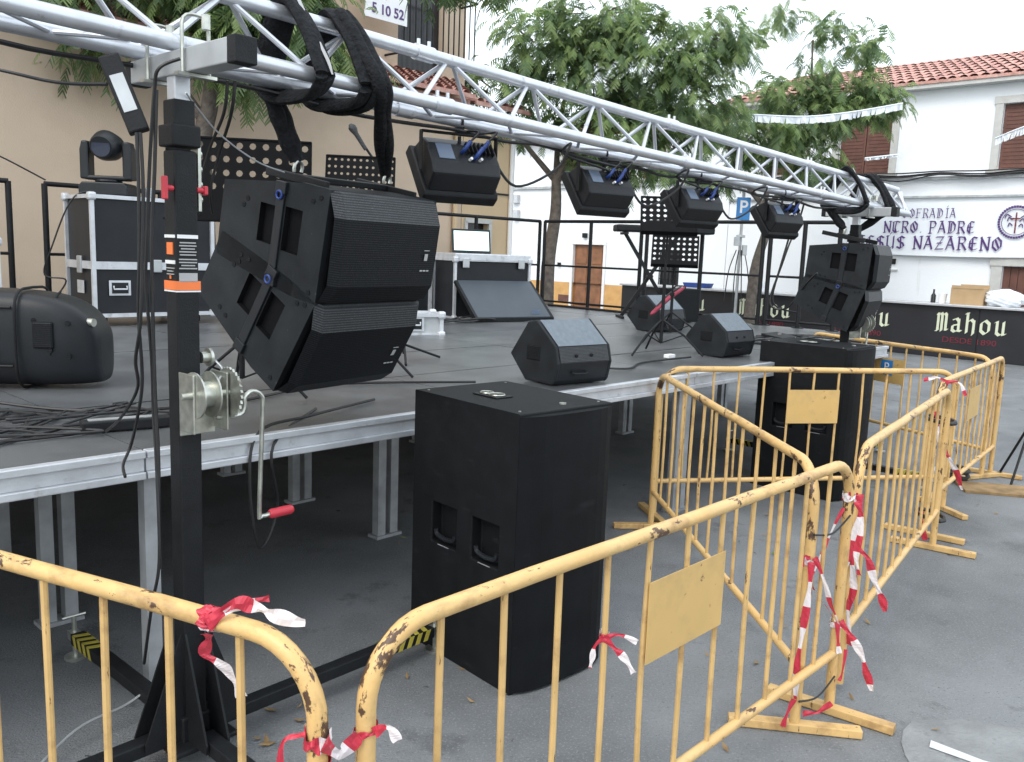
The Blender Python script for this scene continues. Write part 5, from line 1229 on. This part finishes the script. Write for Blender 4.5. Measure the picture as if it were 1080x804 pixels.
# cables on the deck
rnd=random.Random(3)
def deckcable(lab,c,n_,rs,rt_,r=.0065,seed=0,wob=.25,grp='cables lying on the deck'):
    rn=random.Random(seed); pts=[]; s0,t0=c
    for i in range(n_):
        a=i*rn.uniform(.7,1.15)+seed
        pts.append(S(s0+rs*math.cos(a)*rn.uniform(.5,1.1)+wob*(i/n_-.5)*rs,t0+rt_*math.sin(a)*rn.uniform(.5,1.1),DZ+.008+.012*rn.random()))
    cable('stage_cable',lab,pts,r,grp,8)
deckcable('tangle of black cable on the deck in front of the big rounded speaker',(.2,.85),16,.35,.28,seed=1)
deckcable('loose loops of black cable nearest the stage edge at the left',(-.1,.45),12,.5,.22,seed=4)
deckcable('loops of black cable on the deck behind the foreground tower mast',(.65,.7),12,.4,.3,seed=9)
deckcable('black cable loops between the big rounded speaker and the power strip',(.35,.6),10,.55,.35,seed=15)
deckcable('heap of black cable on the deck between far wedge and far speakers',(7.3,.9),16,.6,.35,.012,seed=21)
deckcable('second heap of black cable on the deck in front of the bar lettering',(8.0,.7),14,.5,.4,.012,seed=27)
cable('stage_cable','black cable running along the deck from the rounded speaker to the near hanging speakers',[S(.2,1.35,DZ+.05),S(.5,1.0,DZ+.01),S(.8,.75,DZ+.01),S(1.3,.7,DZ+.01),S(2.0,.9,DZ+.01),S(2.8,.5,DZ+.01)],.008,'cables lying on the deck')
cable('stage_cable','black cable draped over the stage edge left of the near subwoofer',[S(1.9,.35,DZ+.01),S(1.35,.12,DZ+.02),S(1.0,-.02,DZ+.01),S(.93,-.06,.85),S(.98,-.05,.55),S(1.1,.0,.7),S(1.05,-.05,1.0),S(1.5,.3,DZ+.01)],.007,'cables lying on the deck')
cable('stage_cable','thin black cable crossing the deck behind the middle monitor wedge',[S(3.5,.35,DZ+.02),S(4.0,.5,DZ+.01),S(4.2,.35,DZ+.01),S(4.6,.5,DZ+.01),S(5.2,.45,DZ+.02)],.008,'cables lying on the deck')
cable('stage_cable','black cable running along the foot of the end railing',[S(9.3,5.6,DZ+.02),S(9.25,4.8,DZ+.02),S(9.2,4.0,DZ+.02),S(9.28,3.0,DZ+.02)],.02,'cables lying on the deck')
eb=thing('effects_pedal','small dark effects box amid the cables in front of the bar','pedal',S(7.75,.95),SA)
d=MB(); d.prism([(-.12,0),(.12,0),(.12,.06),(-.12,.03)],-.18,.18,'x'); d.build('housing',M['blackmetal'],eb,bevel=.005)
d=MB(); d.cyl((0,0,.045),(0,0,.065),.02,10); d.build('switch',M['zinc'],eb)
eb=thing('junction_block','small pale connector block on the deck by the music stand legs','connector',at(706,377,7.1),SA)
eb.location.z=DZ
d=MB(); d.box(0,0,.015,.1,.05,.03); d.build('block',M['white'],eb,bevel=.004)
# tripod legs under the near speakers belong to the large music stand; floor items
cable('floor_cable','grey cable lying on the asphalt beneath the lower left barrier',[at(20,830,2.7),at(80,770,2.95),at(130,745,3.1),at(152,730,3.15)],.005,m='galv')
bo=bpy.data.objects
# flat wooden plate and cable coil at the far right barrier foot, tripod strut
wp=thing('base_plate','flat brown board on the asphalt at the foot of the farthest right barrier','board',(4.35,7.15,0),R(-12))
d=MB(); d.box(0,0,.012,.95,.34,.024); d.build('board',M['leafdry'],wp,bevel=.003)
cw=thing('cable_coil','small coil of black cable and grey box behind the far right barrier foot','cable coil',(3.95,7.45,.0),0)
d=MB(); d.tube([(.1*math.cos(i*.8),.1*math.sin(i*.8),.02+.006*i) for i in range(20)],.016,6,3); d.build('coil',M['rubber'],cw)
d=MB(); d.box(-.22,0,.06,.14,.12,.12); d.build('box',M['galv'],cw,bevel=.01)
tp=thing('tripod','thin black folding tripod standing at the far end of the right hand barriers','tripod',(4.62,7.55,0),0)
for k in range(3):
    a=R(-20+120*k); d=MB(); d.cyl((0,0,.55),(.3*math.cos(a),.3*math.sin(a),.01),.011,8); d.build('leg',M['blackmetal'],tp)
d=MB(); d.cyl((0,0,.5),(0,0,.72),.015,8); d.build('head',M['blackmetal'],tp)
# fallen leaves on the ground
rn=random.Random(5)
for (u,v,lab) in ((262,724,'single green leaf'),(240,706,'curled brown leaf')):
    pass
fl=MB()
for k in range(70):
    if k<14: x,y=-.95+rn.gauss(0,.15),3.15+rn.gauss(0,.12)
    elif k<26: x,y=-.45+rn.gauss(0,.2),3.7+rn.gauss(0,.15)
    else: x,y=rn.uniform(-1.5,4),rn.uniform(1.8,7.5)
    a=rn.uniform(0,6.28); L_=rn.uniform(.012,.03)*(1.5 if k<14 else 1); c,s_=math.cos(a)*L_,math.sin(a)*L_
    fl.quad((x-c,y-s_,.006),(x+s_*.35,y-c*.35,.012),(x+c,y+s_,.016+rn.random()*.01),(x-s_*.35,y+c*.35,.008),mi=rn.choice((0,0,1)))
tag(fl.build('fallen_leaves',[M['leafdry'],M['leafA']]),'scattered small dry leaves lying on the asphalt','leaves',kind='stuff')
